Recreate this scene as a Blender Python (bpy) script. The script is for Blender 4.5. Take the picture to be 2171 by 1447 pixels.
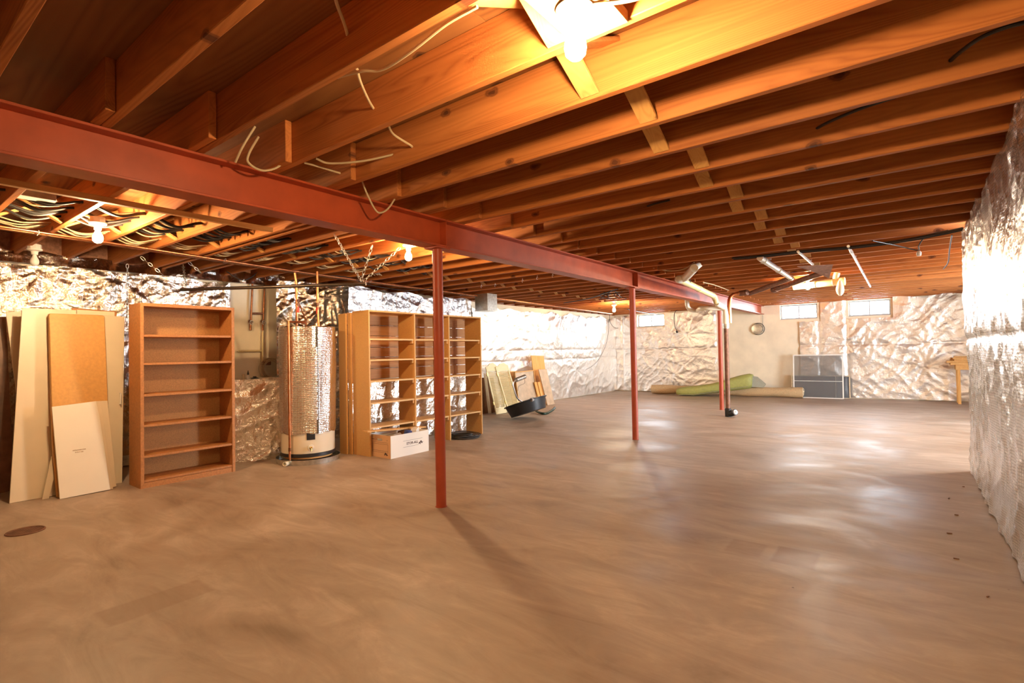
import bpy, math, random
import numpy as np
from mathutils import Vector, Matrix

# ------------------------------------------------------------------ camera, world, exposure
sc = bpy.context.scene
for o in list(bpy.data.objects): bpy.data.objects.remove(o)
YAW, PIT, ROL, FOC = .6502, .0209, -.0183, 1107.2
CX, CY, EYE = 1085.5, 723.5, 1.22
fw = np.array([-math.sin(YAW)*math.cos(PIT), math.cos(YAW)*math.cos(PIT), math.sin(PIT)])
rt = np.array([math.cos(YAW), math.sin(YAW), 0.]); up = np.cross(rt, fw)
rt, up = rt*math.cos(ROL)+up*math.sin(ROL), -rt*math.sin(ROL)+up*math.cos(ROL)
cam = bpy.data.cameras.new('camera'); cam.sensor_width = 36; cam.lens = FOC/2171*36; cam.clip_end = 200
co = bpy.data.objects.new('camera', cam); sc.collection.objects.link(co)
co.matrix_world = Matrix(((rt[0],up[0],-fw[0],0),(rt[1],up[1],-fw[1],0),(rt[2],up[2],-fw[2],EYE),(0,0,0,1)))
sc.camera = co
w = bpy.data.worlds.new('daylight'); sc.world = w; w.use_nodes = True
bg = w.node_tree.nodes['Background']; bg.inputs[0].default_value = (.80,.90,1,1); bg.inputs[1].default_value = 80
sc.view_settings.view_transform = 'Standard'; sc.view_settings.look = 'None'
sc.view_settings.gamma = 1; sc.view_settings.exposure = 0; sc.view_settings.use_curve_mapping = False
LAMP_W = 70; LAMP_C = (1,.69,.37)
YB = 14.6          # back wall plane
XL = -7.15         # left wall plane
for i,(x0,x1,z0,z1) in enumerate([(-2.58,-1.76,1.92,2.28),(-1.12,-.31,1.92,2.28),(-6.42,-5.6,1.90,2.26)]):
    a = bpy.data.lights.new('window_portal','AREA'); a.shape='RECTANGLE'; a.size=x1-x0; a.size_y=z1-z0
    a.cycles.is_portal = True
    p = bpy.data.objects.new('window_portal', a); sc.collection.objects.link(p)
    p.location=((x0+x1)/2, YB+.17, (z0+z1)/2); p.rotation_euler=(math.radians(-90),0,0)

SW=(8.5,10.8,.4,2.1)   # unseen daylight window, added in the side wall to light the far floor
a = bpy.data.lights.new('window_portal','AREA'); a.shape='RECTANGLE'; a.size=SW[3]-SW[2]; a.size_y=SW[1]-SW[0]; a.cycles.is_portal=True
p = bpy.data.objects.new('window_portal', a); sc.collection.objects.link(p); p.location=(4.47,(SW[0]+SW[1])/2,(SW[2]+SW[3])/2); p.rotation_euler=(0,math.radians(90),0)

# ------------------------------------------------------------------ helpers
random.seed(7)
V3 = lambda a: np.array(a, float)
EYEP = V3((0,0,EYE))
def ray(x,y): return fw+rt*(x-CX)/FOC-up*(y-CY)/FOC
def Z(x,y,z=0.): d=ray(x,y); return EYEP+d*(z-EYE)/d[2]
def X(x,y,X_): d=ray(x,y); return EYEP+d*X_/d[0]
def Y(x,y,Y_): d=ray(x,y); return EYEP+d*Y_/d[1]
def tag(o,label=None,cat=None,group=None,kind=None):
    if label: o['label']=label
    if cat: o['category']=cat
    if group: o['group']=group
    if kind: o['kind']=kind
    return o
def empty(name,loc,label=None,cat=None,group=None,kind=None):
    o=bpy.data.objects.new(name,None); sc.collection.objects.link(o); o.location=tuple(float(v) for v in loc)
    o.empty_display_size=.05
    return tag(o,label,cat,group,kind)
def wloc(o):
    v=Vector((0,0,0))
    while o: v+=o.location; o=o.parent
    return v
class MB:
    def __init__(s): s.v=[]; s.f=[]; s.uv=None
    def add(s,vs,fs):
        n=len(s.v); s.v+= [tuple(float(c) for c in v) for v in vs]; s.f+=[tuple(i+n for i in f) for f in fs]; return s
    def box(s,x0,x1,y0,y1,z0,z1):
        x0,x1=min(x0,x1),max(x0,x1); y0,y1=min(y0,y1),max(y0,y1); z0,z1=min(z0,z1),max(z0,z1)
        return s.add([(x0,y0,z0),(x1,y0,z0),(x1,y1,z0),(x0,y1,z0),(x0,y0,z1),(x1,y0,z1),(x1,y1,z1),(x0,y1,z1)],
          [(0,3,2,1),(4,5,6,7),(0,1,5,4),(1,2,6,5),(2,3,7,6),(3,0,4,7)])
    def obox(s,c,ax,ay,az):   # centre and three half vectors
        c,ax,ay,az=map(V3,(c,ax,ay,az))
        if np.dot(np.cross(ax,ay),az)<0: az=-az
        vs=[c+i*ax+j*ay+k*az for k in(-1,1) for i,j in((-1,-1),(1,-1),(1,1),(-1,1))]
        return s.add(vs,[(0,3,2,1),(4,5,6,7),(0,1,5,4),(1,2,6,5),(2,3,7,6),(3,0,4,7)])
    def bar(s,p,q,w,h,upv=(0,0,1)):
        p,q=V3(p),V3(q); d=q-p; L=np.linalg.norm(d); d/=L; u=V3(upv); a=np.cross(d,u); a/=np.linalg.norm(a); b=np.cross(a,d)
        return s.obox((p+q)/2,d*L/2,a*w/2,b*h/2)
    def prism(s,poly,off):
        n=len(poly); off=V3(off); P=[V3(p) for p in poly]; vs=P+[p+off for p in P]
        nrm=sum(np.cross(P[i]-P[0],P[(i+1)%n]-P[0]) for i in range(1,n-1))
        fs=[tuple(range(n)),tuple(range(2*n-1,n-1,-1))]+[(i,i+n,(i+1)%n+n,(i+1)%n) for i in range(n)]
        if np.dot(nrm,off)>0: fs=[f[::-1] for f in fs]
        return s.add(vs,fs)
    def tube(s,pts,r,seg=8,caps=True,radii=None):
        P=[V3(p) for p in pts]; n=len(P); T=[]
        for i in range(n):
            t=P[min(i+1,n-1)]-P[max(i-1,0)]; T.append(t/(np.linalg.norm(t)+1e-12))
        u=np.cross(T[0],V3((0,0,1)));
        if np.linalg.norm(u)<.05: u=np.cross(T[0],V3((1,0,0)))
        u/=np.linalg.norm(u); vs=[]
        for i in range(n):
            u=u-T[i]*np.dot(u,T[i]); u/=np.linalg.norm(u); b=np.cross(T[i],u); rr=radii[i] if radii else r
            for k in range(seg):
                a=2*math.pi*k/seg; vs.append(P[i]+(u*math.cos(a)+b*math.sin(a))*rr)
        fs=[(i*seg+k,i*seg+(k+1)%seg,(i+1)*seg+(k+1)%seg,(i+1)*seg+k) for i in range(n-1) for k in range(seg)]
        if caps: fs+=[tuple(range(seg-1,-1,-1)),tuple((n-1)*seg+k for k in range(seg))]
        return s.add(vs,fs)
    def lathe(s,prof,c=(0,0,0),seg=24,axis=(0,0,1)):
        c=V3(c); w_=V3(axis); w_/=np.linalg.norm(w_); u=np.cross(w_,(0,1,0) if abs(w_[1])<.9 else (1,0,0)); u/=np.linalg.norm(u); b=np.cross(w_,u)
        vs=[]; 
        for r,z in prof:
            for k in range(seg):
                a=2*math.pi*k/seg; vs.append(c+w_*z+(u*math.cos(a)+b*math.sin(a))*max(r,1e-5))
        n=len(prof)
        fs=[(i*seg+k,i*seg+(k+1)%seg,(i+1)*seg+(k+1)%seg,(i+1)*seg+k) for i in range(n-1) for k in range(seg)]
        fs+=[tuple(range(seg-1,-1,-1)),tuple((n-1)*seg+k for k in range(seg))]
        return s.add(vs,fs)
    def torus(s,c,R,r,axis=(0,0,1),seg=24,ms=6,arc=(0,2*math.pi)):
        c=V3(c); w_=V3(axis); w_/=np.linalg.norm(w_); u=np.cross(w_,(0,1,0) if abs(w_[1])<.9 else (1,0,0)); u/=np.linalg.norm(u); b=np.cross(w_,u)
        full=abs(arc[1]-arc[0]-2*math.pi)<1e-6
        pts=[c+R*(u*math.cos(t)+b*math.sin(t)) for t in np.linspace(arc[0],arc[1],seg+1)]
        return s.tube(pts,r,ms,caps=not full)
    def build(s,name,m,parent=None,smooth=False,bevel=0,fix=False):
        me=bpy.data.meshes.new(name)
        off=wloc(parent) if parent else Vector((0,0,0))
        v=[(a-off.x,b-off.y,c-off.z) for a,b,c in s.v]
        me.from_pydata(v,[],s.f); me.update()
        if m: me.materials.append(m)
        if smooth:
            me.polygons.foreach_set('use_smooth',[True]*len(me.polygons))
        o=bpy.data.objects.new(name,me); sc.collection.objects.link(o)
        if parent: o.parent=parent
        if smooth:
            me.set_sharp_from_angle(angle=math.radians(38)) if hasattr(me,'set_sharp_from_angle') else None
        if bevel:
            b=o.modifiers.new('b','BEVEL'); b.width=bevel; b.segments=1; b.limit_method='ANGLE'
        return o
def smoothpath(pts,n=8):
    P=[V3(p) for p in pts]; P=[2*P[0]-P[1]]+P+[2*P[-1]-P[-2]]; out=[]
    for i in range(1,len(P)-2):
        a,b,c,d=P[i-1:i+3]
        for t in np.linspace(0,1,n,endpoint=False):
            out.append(.5*((2*b)+(-a+c)*t+(2*a-5*b+4*c-d)*t*t+(-a+3*b-3*c+d)*t**3))
    out.append(P[-2]); return out
def tube_obj(name,m,pts,r,parent=None,seg=8,sm=True,label=None,cat=None,group=None):
    o=MB().tube(smoothpath(pts) if sm else pts,r,seg).build(name,m,parent,smooth=True)
    return tag(o,label,cat,group)
def copy_tree(o,parent=None):
    c=o.copy(); sc.collection.objects.link(c)
    if parent: c.parent=parent
    for ch in list(o.children): copy_tree(ch,c)
    return c

# ------------------------------------------------------------------ materials
def newmat(name):
    m=bpy.data.materials.new(name); m.use_nodes=True; nt=m.node_tree; return m,nt,nt.nodes['Principled BSDF']
def N(nt,t,**k):
    n=nt.nodes.new(t)
    for a,b in k.items(): setattr(n,a,b)
    return n
def ramp(nt,stops,interp='LINEAR'):
    r=N(nt,'ShaderNodeValToRGB'); cr=r.color_ramp; cr.interpolation=interp
    cr.elements[0].position=stops[0][0]; cr.elements[1].position=stops[-1][0]
    for p,c in stops[1:-1]: cr.elements.new(p)
    for e,(p,c) in zip(cr.elements,stops): e.position=p; e.color=(*c,1) if len(c)==3 else c
    return r
def g(v): return (v,v,v)
def plain(name,c,rough=.6,metal=0,noise=.0,bump=0,scale=20,spec=.5,coat=0):
    m,nt,b=newmat(name); L=nt.links
    b.inputs['Base Color'].default_value=(*c,1); b.inputs['Roughness'].default_value=rough; b.inputs['Metallic'].default_value=metal
    b.inputs['Specular IOR Level'].default_value=spec; b.inputs['Coat Weight'].default_value=coat
    if noise or bump:
        tc=N(nt,'ShaderNodeTexCoord'); n=N(nt,'ShaderNodeTexNoise'); n.inputs['Scale'].default_value=scale; n.inputs['Detail'].default_value=6
        L.new(tc.outputs['Object'],n.inputs['Vector'])
        if noise:
            r=ramp(nt,[(.3,tuple(x*(1-noise) for x in c)),(.7,tuple(min(1,x*(1+noise)) for x in c))]); L.new(n.outputs[0],r.inputs[0]); L.new(r.outputs[0],b.inputs['Base Color'])
        if bump:
            bp=N(nt,'ShaderNodeBump'); bp.inputs['Strength'].default_value=bump; bp.inputs['Distance'].default_value=.01; L.new(n.outputs[0],bp.inputs['Height']); L.new(bp.outputs[0],b.inputs['Normal'])
    return m
def wood(name,c1,c2,axis='X',rough=.6,sc_=1.,knots=True,kn=(.12,.035,.012),bump=.15,kp='xz'):
    m,nt,b=newmat(name); L=nt.links
    tc=N(nt,'ShaderNodeTexCoord'); oi=N(nt,'ShaderNodeObjectInfo')
    mul=N(nt,'ShaderNodeVectorMath',operation='MULTIPLY_ADD'); cb=N(nt,'ShaderNodeCombineXYZ')
    for i in range(3): L.new(oi.outputs['Random'],cb.inputs[i])
    L.new(cb.outputs[0],mul.inputs[0]); mul.inputs[1].default_value=(91,57,33); L.new(tc.outputs['Object'],mul.inputs[2])
    st={'X':(.7,11,11),'Y':(11,.7,11),'Z':(11,11,.7)}[axis]
    mp=N(nt,'ShaderNodeMapping'); mp.inputs['Scale'].default_value=[s*sc_ for s in st]; L.new(mul.outputs[0],mp.inputs['Vector'])
    n1=N(nt,'ShaderNodeTexNoise'); n1.inputs['Scale'].default_value=1.3; n1.inputs['Detail'].default_value=4; n1.inputs['Distortion'].default_value=.8
    L.new(mp.outputs[0],n1.inputs['Vector'])
    # growth rings as iso-lines of a soft noise
    ma=N(nt,'ShaderNodeMath',operation='MULTIPLY'); ma.inputs[1].default_value=26; n0=N(nt,'ShaderNodeTexNoise'); n0.inputs['Scale'].default_value=.55; n0.inputs['Detail'].default_value=1.5
    L.new(mp.outputs[0],n0.inputs['Vector']); L.new(n0.outputs[0],ma.inputs[0])
    fr=N(nt,'ShaderNodeMath',operation='PINGPONG'); fr.inputs[1].default_value=.5; L.new(ma.outputs[0],fr.inputs[0])
    mx=N(nt,'ShaderNodeMath',operation='MULTIPLY_ADD'); mx.inputs[1].default_value=.55; L.new(fr.outputs[0],mx.inputs[0]); L.new(n1.outputs[0],mx.inputs[2])
    r=ramp(nt,[(.35,c2),(.55,tuple((a+b_)/2 for a,b_ in zip(c1,c2))),(.95,c1)]); L.new(mx.outputs[0],r.inputs[0])
    out=r.outputs[0]
    # board to board tone
    hs=N(nt,'ShaderNodeHueSaturation'); mr=N(nt,'ShaderNodeMapRange'); mr.inputs['To Min'].default_value=.82; mr.inputs['To Max'].default_value=1.15
    L.new(oi.outputs['Random'],mr.inputs[0]); L.new(mr.outputs[0],hs.inputs['Value']); L.new(out,hs.inputs['Color']); out=hs.outputs[0]
    if knots:
        sk=N(nt,'ShaderNodeSeparateXYZ'); L.new(mul.outputs[0],sk.inputs[0]); ck=N(nt,'ShaderNodeCombineXYZ')
        for i,(j,f) in enumerate({'xz':((0,1.5),(2,2.6)),'xy':((0,1.5),(1,2.4)),'yz':((1,1.5),(2,2.6))}[kp]):
            mm_=N(nt,'ShaderNodeMath',operation='MULTIPLY'); mm_.inputs[1].default_value=f; L.new(sk.outputs[j],mm_.inputs[0]); L.new(mm_.outputs[0],ck.inputs[i])
        nk=N(nt,'ShaderNodeTexNoise'); nk.inputs['Scale'].default_value=9; L.new(ck.outputs[0],nk.inputs['Vector'])
        wk=N(nt,'ShaderNodeVectorMath',operation='MULTIPLY_ADD'); wk.inputs[1].default_value=(.09,.09,0); L.new(nk.outputs['Color'],wk.inputs[0]); L.new(ck.outputs[0],wk.inputs[2])
        vo=N(nt,'ShaderNodeTexVoronoi',voronoi_dimensions='2D'); vo.inputs['Scale'].default_value=1.25; L.new(wk.outputs[0],vo.inputs['Vector'])
        kr=ramp(nt,[(.030,g(1)),(.048,g(.55)),(.060,g(.75)),(.085,g(0))]); L.new(vo.outputs['Distance'],kr.inputs[0])
        sc2=N(nt,'ShaderNodeSeparateColor'); L.new(vo.outputs['Color'],sc2.inputs[0]); gt=N(nt,'ShaderNodeMath',operation='GREATER_THAN'); gt.inputs[1].default_value=.55; L.new(sc2.outputs[0],gt.inputs[0])
        km=N(nt,'ShaderNodeMath',operation='MULTIPLY'); L.new(kr.outputs[0],km.inputs[0]); L.new(gt.outputs[0],km.inputs[1])
        mc=N(nt,'ShaderNodeMix',data_type='RGBA'); L.new(km.outputs[0],mc.inputs[0]); L.new(out,mc.inputs[6]); mc.inputs[7].default_value=(*kn,1); out=mc.outputs[2]
    L.new(out,b.inputs['Base Color']); b.inputs['Roughness'].default_value=rough
    bp=N(nt,'ShaderNodeBump'); bp.inputs['Strength'].default_value=bump; bp.inputs['Distance'].default_value=.004; L.new(mx.outputs[0],bp.inputs['Height']); L.new(bp.outputs[0],b.inputs['Normal'])
    b.inputs['Specular IOR Level'].default_value=.3
    return m
def foil_mat(name,tint=(.92,.89,.85),rough=.22,grid=.012,gridk=.55,bump=.5,metal=1.):
    m,nt,b=newmat(name); L=nt.links
    uv=N(nt,'ShaderNodeUVMap'); sp=N(nt,'ShaderNodeSeparateXYZ'); L.new(uv.outputs[0],sp.inputs[0])
    lines=[]
    for i in range(2):
        d=N(nt,'ShaderNodeMath',operation='DIVIDE'); d.inputs[1].default_value=grid; L.new(sp.outputs[i],d.inputs[0])
        p=N(nt,'ShaderNodeMath',operation='PINGPONG'); p.inputs[1].default_value=.5; L.new(d.outputs[0],p.inputs[0])
        t=ramp(nt,[(.0,g(1)),(.16,g(0))]); L.new(p.outputs[0],t.inputs[0]); lines.append(t.outputs[0])
    mxl=N(nt,'ShaderNodeMath',operation='MAXIMUM'); L.new(lines[0],mxl.inputs[0]); L.new(lines[1],mxl.inputs[1])
    no=N(nt,'ShaderNodeTexNoise'); no.inputs['Scale'].default_value=14; no.inputs['Detail'].default_value=5; no.inputs['Distortion'].default_value=1.2; L.new(uv.outputs[0],no.inputs['Vector'])
    nv=N(nt,'ShaderNodeTexVoronoi'); nv.inputs['Scale'].default_value=26; L.new(uv.outputs[0],nv.inputs['Vector'])
    no2=N(nt,'ShaderNodeTexNoise'); no2.inputs['Scale'].default_value=2.2; no2.inputs['Detail'].default_value=3; L.new(uv.outputs[0],no2.inputs['Vector'])
    gk=N(nt,'ShaderNodeMath',operation='MULTIPLY'); gk.inputs[1].default_value=gridk; L.new(mxl.outputs[0],gk.inputs[0])
    mc=N(nt,'ShaderNodeMix',data_type='RGBA'); L.new(gk.outputs[0],mc.inputs[0]); mc.inputs[6].default_value=(*tint,1); mc.inputs[7].default_value=tuple(t*.25 for t in tint)+(1,)
    L.new(mc.outputs[2],b.inputs['Base Color']); b.inputs['Metallic'].default_value=metal
    rr=N(nt,'ShaderNodeMapRange'); rr.inputs['To Min'].default_value=rough*.7; rr.inputs['To Max'].default_value=rough*1.5; L.new(no2.outputs[0],rr.inputs[0]); L.new(rr.outputs[0],b.inputs['Roughness'])
    h=N(nt,'ShaderNodeMath',operation='MULTIPLY_ADD'); h.inputs[1].default_value=.5; L.new(nv.outputs[0],h.inputs[0]); L.new(no.outputs[0],h.inputs[2])
    h2=N(nt,'ShaderNodeMath',operation='MULTIPLY_ADD'); h2.inputs[1].default_value=-.06; L.new(mxl.outputs[0],h2.inputs[0]); L.new(h.outputs[0],h2.inputs[2])
    bp=N(nt,'ShaderNodeBump'); bp.inputs['Strength'].default_value=bump; bp.inputs['Distance'].default_value=.02; L.new(h2.outputs[0],bp.inputs['Height']); L.new(bp.outputs[0],b.inputs['Normal'])
    return m
M={}
M['joist']=wood('joist_wood',(.55,.195,.050),(.33,.098,.022),'X',bump=.25)
M['strip_y']=wood('strip_wood',(.68,.36,.12),(.52,.24,.07),'Y',knots=False)
M['strut']=wood('strut_wood',(.68,.38,.13),(.54,.27,.08),'Y',kp='xy')
M['ply']=wood('subfloor_plywood',(.33,.135,.042),(.17,.058,.016),'X',sc_=.5,knots=True,kp='xy',kn=(.06,.02,.008))
M['plank']=wood('plank_wood',(.50,.24,.09),(.36,.15,.045),'Y',kp='yz')
M['pine']=wood('pine',(.74,.42,.15),(.60,.30,.09),'Y',knots=False)
M['pinez']=wood('pine_upright',(.74,.42,.14),(.62,.30,.08),'Z',knots=False)
M['chip_dark']=plain('stained_chipboard',(.46,.19,.055),.55,noise=.16,scale=55)
M['chip_back']=plain('hardboard_backing',(.45,.22,.07),.65,noise=.22,scale=140)
M['chip']=plain('raw_chipboard',(.62,.34,.11),.6,noise=.12,scale=120)
M['chip_edge']=plain('chipboard_edge',(.70,.42,.16),.6,noise=.1,scale=150)
M['hard']=plain('tan_hardboard',(.66,.34,.09),.5,noise=.08,scale=40)
M['cream']=plain('cream_laminate',(.80,.66,.46),.4,noise=.03,scale=6)
M['white']=plain('white_laminate',(.88,.78,.62),.35,noise=.02,scale=4)
M['brownpanel']=plain('brown_panel',(.22,.10,.05),.4,noise=.2,scale=12)
M['red']=plain('red_oxide_steel',(.42,.072,.022),.42,noise=.18,scale=5,bump=.12,spec=.4)
M['redpost']=plain('red_oxide_post',(.44,.08,.035),.4,noise=.08,scale=9,spec=.4)
M['conc']=plain('painted_concrete',(.86,.75,.56),.8,noise=.08,scale=3,bump=.25)
M['porc']=plain('white_porcelain',(.85,.82,.75),.25)
M['galv']=plain('galvanized_steel',(.62,.62,.58),.38,1,noise=.18,scale=25)
M['alu']=plain('bright_metal',(.8,.8,.8),.3,1)
M['copper']=plain('copper_pipe',(.70,.28,.12),.32,1,noise=.25,scale=18)
M['oldcopper']=plain('tarnished_copper',(.30,.13,.06),.4,1,noise=.3,scale=25)
M['brass']=plain('brass',(.7,.5,.2),.3,1)
M['iron']=plain('cast_iron',(.24,.12,.075),.6,.3,noise=.3,scale=20)
M['black']=plain('black_plastic',(.02,.02,.022),.4)
M['wireb']=plain('black_cable',(.025,.022,.02),.5)
M['wirew']=plain('cream_cable',(.58,.45,.27),.5)
M['pvc']=plain('yellowed_pvc',(.80,.66,.34),.35,noise=.05,scale=8)
M['pvcw']=plain('white_pvc',(.85,.8,.66),.35)
M['steelpipe']=plain('dark_steel_pipe',(.10,.075,.06),.35,.8)
M['enamel']=plain('cream_enamel',(.86,.74,.55),.25,coat=.3)
M['carpet']=plain('beige_carpet_back',(.55,.38,.20),.95,noise=.15,scale=60,bump=.5)
M['pad']=plain('green_carpet_pad',(.36,.36,.10),.55,noise=.1,scale=20,bump=.2)
M['padedge']=plain('grey_pad_edge',(.30,.28,.20),.9,noise=.2,scale=80)
M['shutter']=plain('cream_shutter',(.86,.72,.40),.4)
M['card']=plain('white_cardboard',(.86,.78,.68),.7)
M['kraft']=plain('kraft_cardboard',(.70,.42,.22),.75)
M['ink']=plain('dark_ink',(.10,.06,.05),.8)
M['inkb']=plain('brown_ink',(.40,.22,.08),.8)
M['blue']=plain('blue_cloth',(.05,.08,.25),.8)
M['grey']=plain('grey_paper',(.35,.30,.26),.8)
M['hose']=plain('dark_green_hose',(.02,.045,.025),.35)
M['clear']=plain('clear_tubing',(.62,.50,.34),.15)
M['redtape']=plain('red_tape',(.75,.06,.03),.5)
M['tile']=plain('beige_board',(.58,.44,.30),.35,noise=.15,scale=8)
M['insul']=plain('pink_glass_wool',(.55,.30,.2),.95,noise=.3,scale=30,bump=.8)
M['poly']=plain('clear_plastic_bag',(.7,.62,.5),.25)
M['sillwood']=plain('window_vinyl',(.45,.48,.5),.4)
M['foil']=foil_mat('scrim_foil',(.93,.86,.76),.17,metal=1.,gridk=.8,bump=.38)
M['foil_far']=foil_mat('satin_foil',(.95,.93,.89),.40,grid=.02,gridk=.10,bump=.3,metal=.92)
M['foil_right']=foil_mat('ribbed_foil',(.94,.93,.92),.24,grid=.017,gridk=.85,bump=.3,metal=.93)
M['foil_blue']=foil_mat('foil_soffit',(.94,.93,.94),.27,metal=1.,grid=.012,gridk=.3,bump=.5)
# emission
m,nt,b=newmat('lit_bulb'); e=N(nt,'ShaderNodeEmission'); e.inputs[0].default_value=(*LAMP_C,1)
e.inputs[1].default_value=LAMP_W/(math.pi*4*math.pi*.03**2*1.25); nt.links.new(e.outputs[0],nt.nodes['Material Output'].inputs[0]); M['lit']=m
m2=M['lit'].copy(); m2.name='lit_added_bulb'; M['lit_strong']=m2
for nd in m2.node_tree.nodes:
    if nd.type=='EMISSION': nd.inputs[0].default_value=(1,.84,.60,1); nd.inputs[1].default_value*=1.3
m3=M['lit'].copy(); m3.name='lit_far_bulb'; M['lit_far']=m3
for nd in m3.node_tree.nodes:
    if nd.type=='EMISSION': nd.inputs[0].default_value=(1,.74,.46,1); nd.inputs[1].default_value*=1.1
# bubble wrap
m,nt,b=newmat('foil_bubble_wrap'); L=nt.links; b.inputs['Metallic'].default_value=1; b.inputs['Base Color'].default_value=(.88,.86,.82,1); b.inputs['Roughness'].default_value=.2
tc=N(nt,'ShaderNodeTexCoord'); vo=N(nt,'ShaderNodeTexVoronoi'); vo.inputs['Scale'].default_value=48; vo.inputs['Randomness'].default_value=.35; L.new(tc.outputs['Object'],vo.inputs['Vector'])
bp=N(nt,'ShaderNodeBump'); bp.invert=True; bp.inputs['Strength'].default_value=.9; bp.inputs['Distance'].default_value=.006; L.new(vo.outputs['Distance'],bp.inputs['Height']); L.new(bp.outputs[0],b.inputs['Normal']); M['bubble']=m
# panes: clear thin glass
m,nt,b=newmat('window_glass'); L=nt.links; tr=N(nt,'ShaderNodeBsdfTransparent'); gl=N(nt,'ShaderNodeBsdfGlossy'); gl.inputs['Roughness'].default_value=.02; fr=N(nt,'ShaderNodeFresnel'); fr.inputs[0].default_value=1.3
mx=N(nt,'ShaderNodeMixShader'); L.new(fr.outputs[0],mx.inputs[0]); L.new(tr.outputs[0],mx.inputs[1]); L.new(gl.outputs[0],mx.inputs[2]); L.new(mx.outputs[0],nt.nodes['Material Output'].inputs[0]); M['glass']=m
# insect screens
def meshmat(name,c,a):
    m,nt,b=newmat(name); L=nt.links; tr=N(nt,'ShaderNodeBsdfTransparent'); b.inputs['Base Color'].default_value=(*c,1); b.inputs['Roughness'].default_value=.6
    mx=N(nt,'ShaderNodeMixShader'); mx.inputs[0].default_value=a; L.new(tr.outputs[0],mx.inputs[1]); L.new(b.outputs[0],mx.inputs[2]); L.new(mx.outputs[0],nt.nodes['Material Output'].inputs[0]); return m
M['mesh_light']=meshmat('screen_mesh',(.25,.24,.23),.35); M['mesh_dark']=meshmat('dark_screen_mesh',(.10,.10,.11),.72)
# floor
m,nt,b=newmat('concrete_floor'); L=nt.links; tc=N(nt,'ShaderNodeTexCoord')
n1=N(nt,'ShaderNodeTexNoise'); n1.inputs['Scale'].default_value=1.1; n1.inputs['Detail'].default_value=7; n1.inputs['Roughness'].default_value=.62; n1.inputs['Distortion'].default_value=.7; L.new(tc.outputs['Object'],n1.inputs['Vector'])
mpf=N(nt,'ShaderNodeMapping'); mpf.inputs['Rotation'].default_value=(0,0,.75); mpf.inputs['Scale'].default_value=(1,3.2,1); L.new(tc.outputs['Object'],mpf.inputs['Vector'])
n2=N(nt,'ShaderNodeTexNoise'); n2.inputs['Scale'].default_value=1.5; n2.inputs['Detail'].default_value=10; n2.inputs['Roughness'].default_value=.66; n2.inputs['Distortion'].default_value=.9; L.new(mpf.outputs[0],n2.inputs['Vector'])
r1=ramp(nt,[(.34,(.25,.175,.12)),(.45,(.365,.27,.195)),(.53,(.42,.32,.238)),(.66,(.57,.455,.355))]); 
ad=N(nt,'ShaderNodeMath',operation='ADD'); hf=N(nt,'ShaderNodeMath',operation='MULTIPLY'); hf.inputs[1].default_value=.5; L.new(n1.outputs[0],ad.inputs[0]); L.new(n2.outputs[0],ad.inputs[1]); L.new(ad.outputs[0],hf.inputs[0]); L.new(hf.outputs[0],r1.inputs[0])
# small specks and scuffs
vo=N(nt,'ShaderNodeTexVoronoi'); vo.inputs['Scale'].default_value=3.1; L.new(tc.outputs['Object'],vo.inputs['Vector'])
vr=ramp(nt,[(.012,g(1)),(.024,g(0))]); L.new(vo.outputs['Distance'],vr.inputs[0])
mc=N(nt,'ShaderNodeMix',data_type='RGBA'); L.new(vr.outputs[0],mc.inputs[0]); L.new(r1.outputs[0],mc.inputs[6])
sr=ramp(nt,[(.45,(.10,.06,.04)),(.8,(.75,.6,.4))]); sx=N(nt,'ShaderNodeSeparateColor'); L.new(vo.outputs['Color'],sx.inputs[0]); L.new(sx.outputs[0],sr.inputs[0]); L.new(sr.outputs[0],mc.inputs[7])
out=mc.outputs[2]
def rectmask(cx,cy,hx,hy,soft=.02):
    sep=N(nt,'ShaderNodeSeparateXYZ'); L.new(tc.outputs['Object'],sep.inputs[0]); res=None
    for i,(c,h) in enumerate(((cx,hx),(cy,hy))):
        s=N(nt,'ShaderNodeMath',operation='SUBTRACT'); s.inputs[1].default_value=c; L.new(sep.outputs[i],s.inputs[0])
        a=N(nt,'ShaderNodeMath',operation='ABSOLUTE'); L.new(s.outputs[0],a.inputs[0])
        r=N(nt,'ShaderNodeMapRange'); r.inputs['From Min'].default_value=h+soft; r.inputs['From Max'].default_value=h; L.new(a.outputs[0],r.inputs[0])
        if res: mm=N(nt,'ShaderNodeMath',operation='MULTIPLY'); L.new(res,mm.inputs[0]); L.new(r.outputs[0],mm.inputs[1]); res=mm.outputs[0]
        else: res=r.outputs[0]
    return res
for (cx_,cy_,hx,hy,k) in ((-.56,3.42,.10,.13,.55),(-.83,3.42,.09,.11,.3),(-3.05,1.02,.10,.22,.30)):
    msk=rectmask(cx_,cy_,hx,hy); mm=N(nt,'ShaderNodeMath',operation='MULTIPLY'); mm.inputs[1].default_value=k; L.new(msk,mm.inputs[0])
    mc=N(nt,'ShaderNodeMix',data_type='RGBA'); L.new(mm.outputs[0],mc.inputs[0]); L.new(out,mc.inputs[6]); mc.inputs[7].default_value=(.24,.13,.07,1); out=mc.outputs[2]
L.new(out,b.inputs['Base Color'])
rr=N(nt,'ShaderNodeMapRange'); rr.inputs['From Min'].default_value=.35; rr.inputs['From Max'].default_value=.65; rr.inputs['To Min'].default_value=.40; rr.inputs['To Max'].default_value=.66; L.new(n1.outputs[0],rr.inputs[0]); L.new(rr.outputs[0],b.inputs['Roughness'])
bp=N(nt,'ShaderNodeBump'); bp.inputs['Strength'].default_value=.14; bp.inputs['Distance'].default_value=.01; L.new(n2.outputs[0],bp.inputs['Height']); L.new(bp.outputs[0],b.inputs['Normal']); b.inputs['Specular IOR Level'].default_value=.55; M['floor']=m

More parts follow.
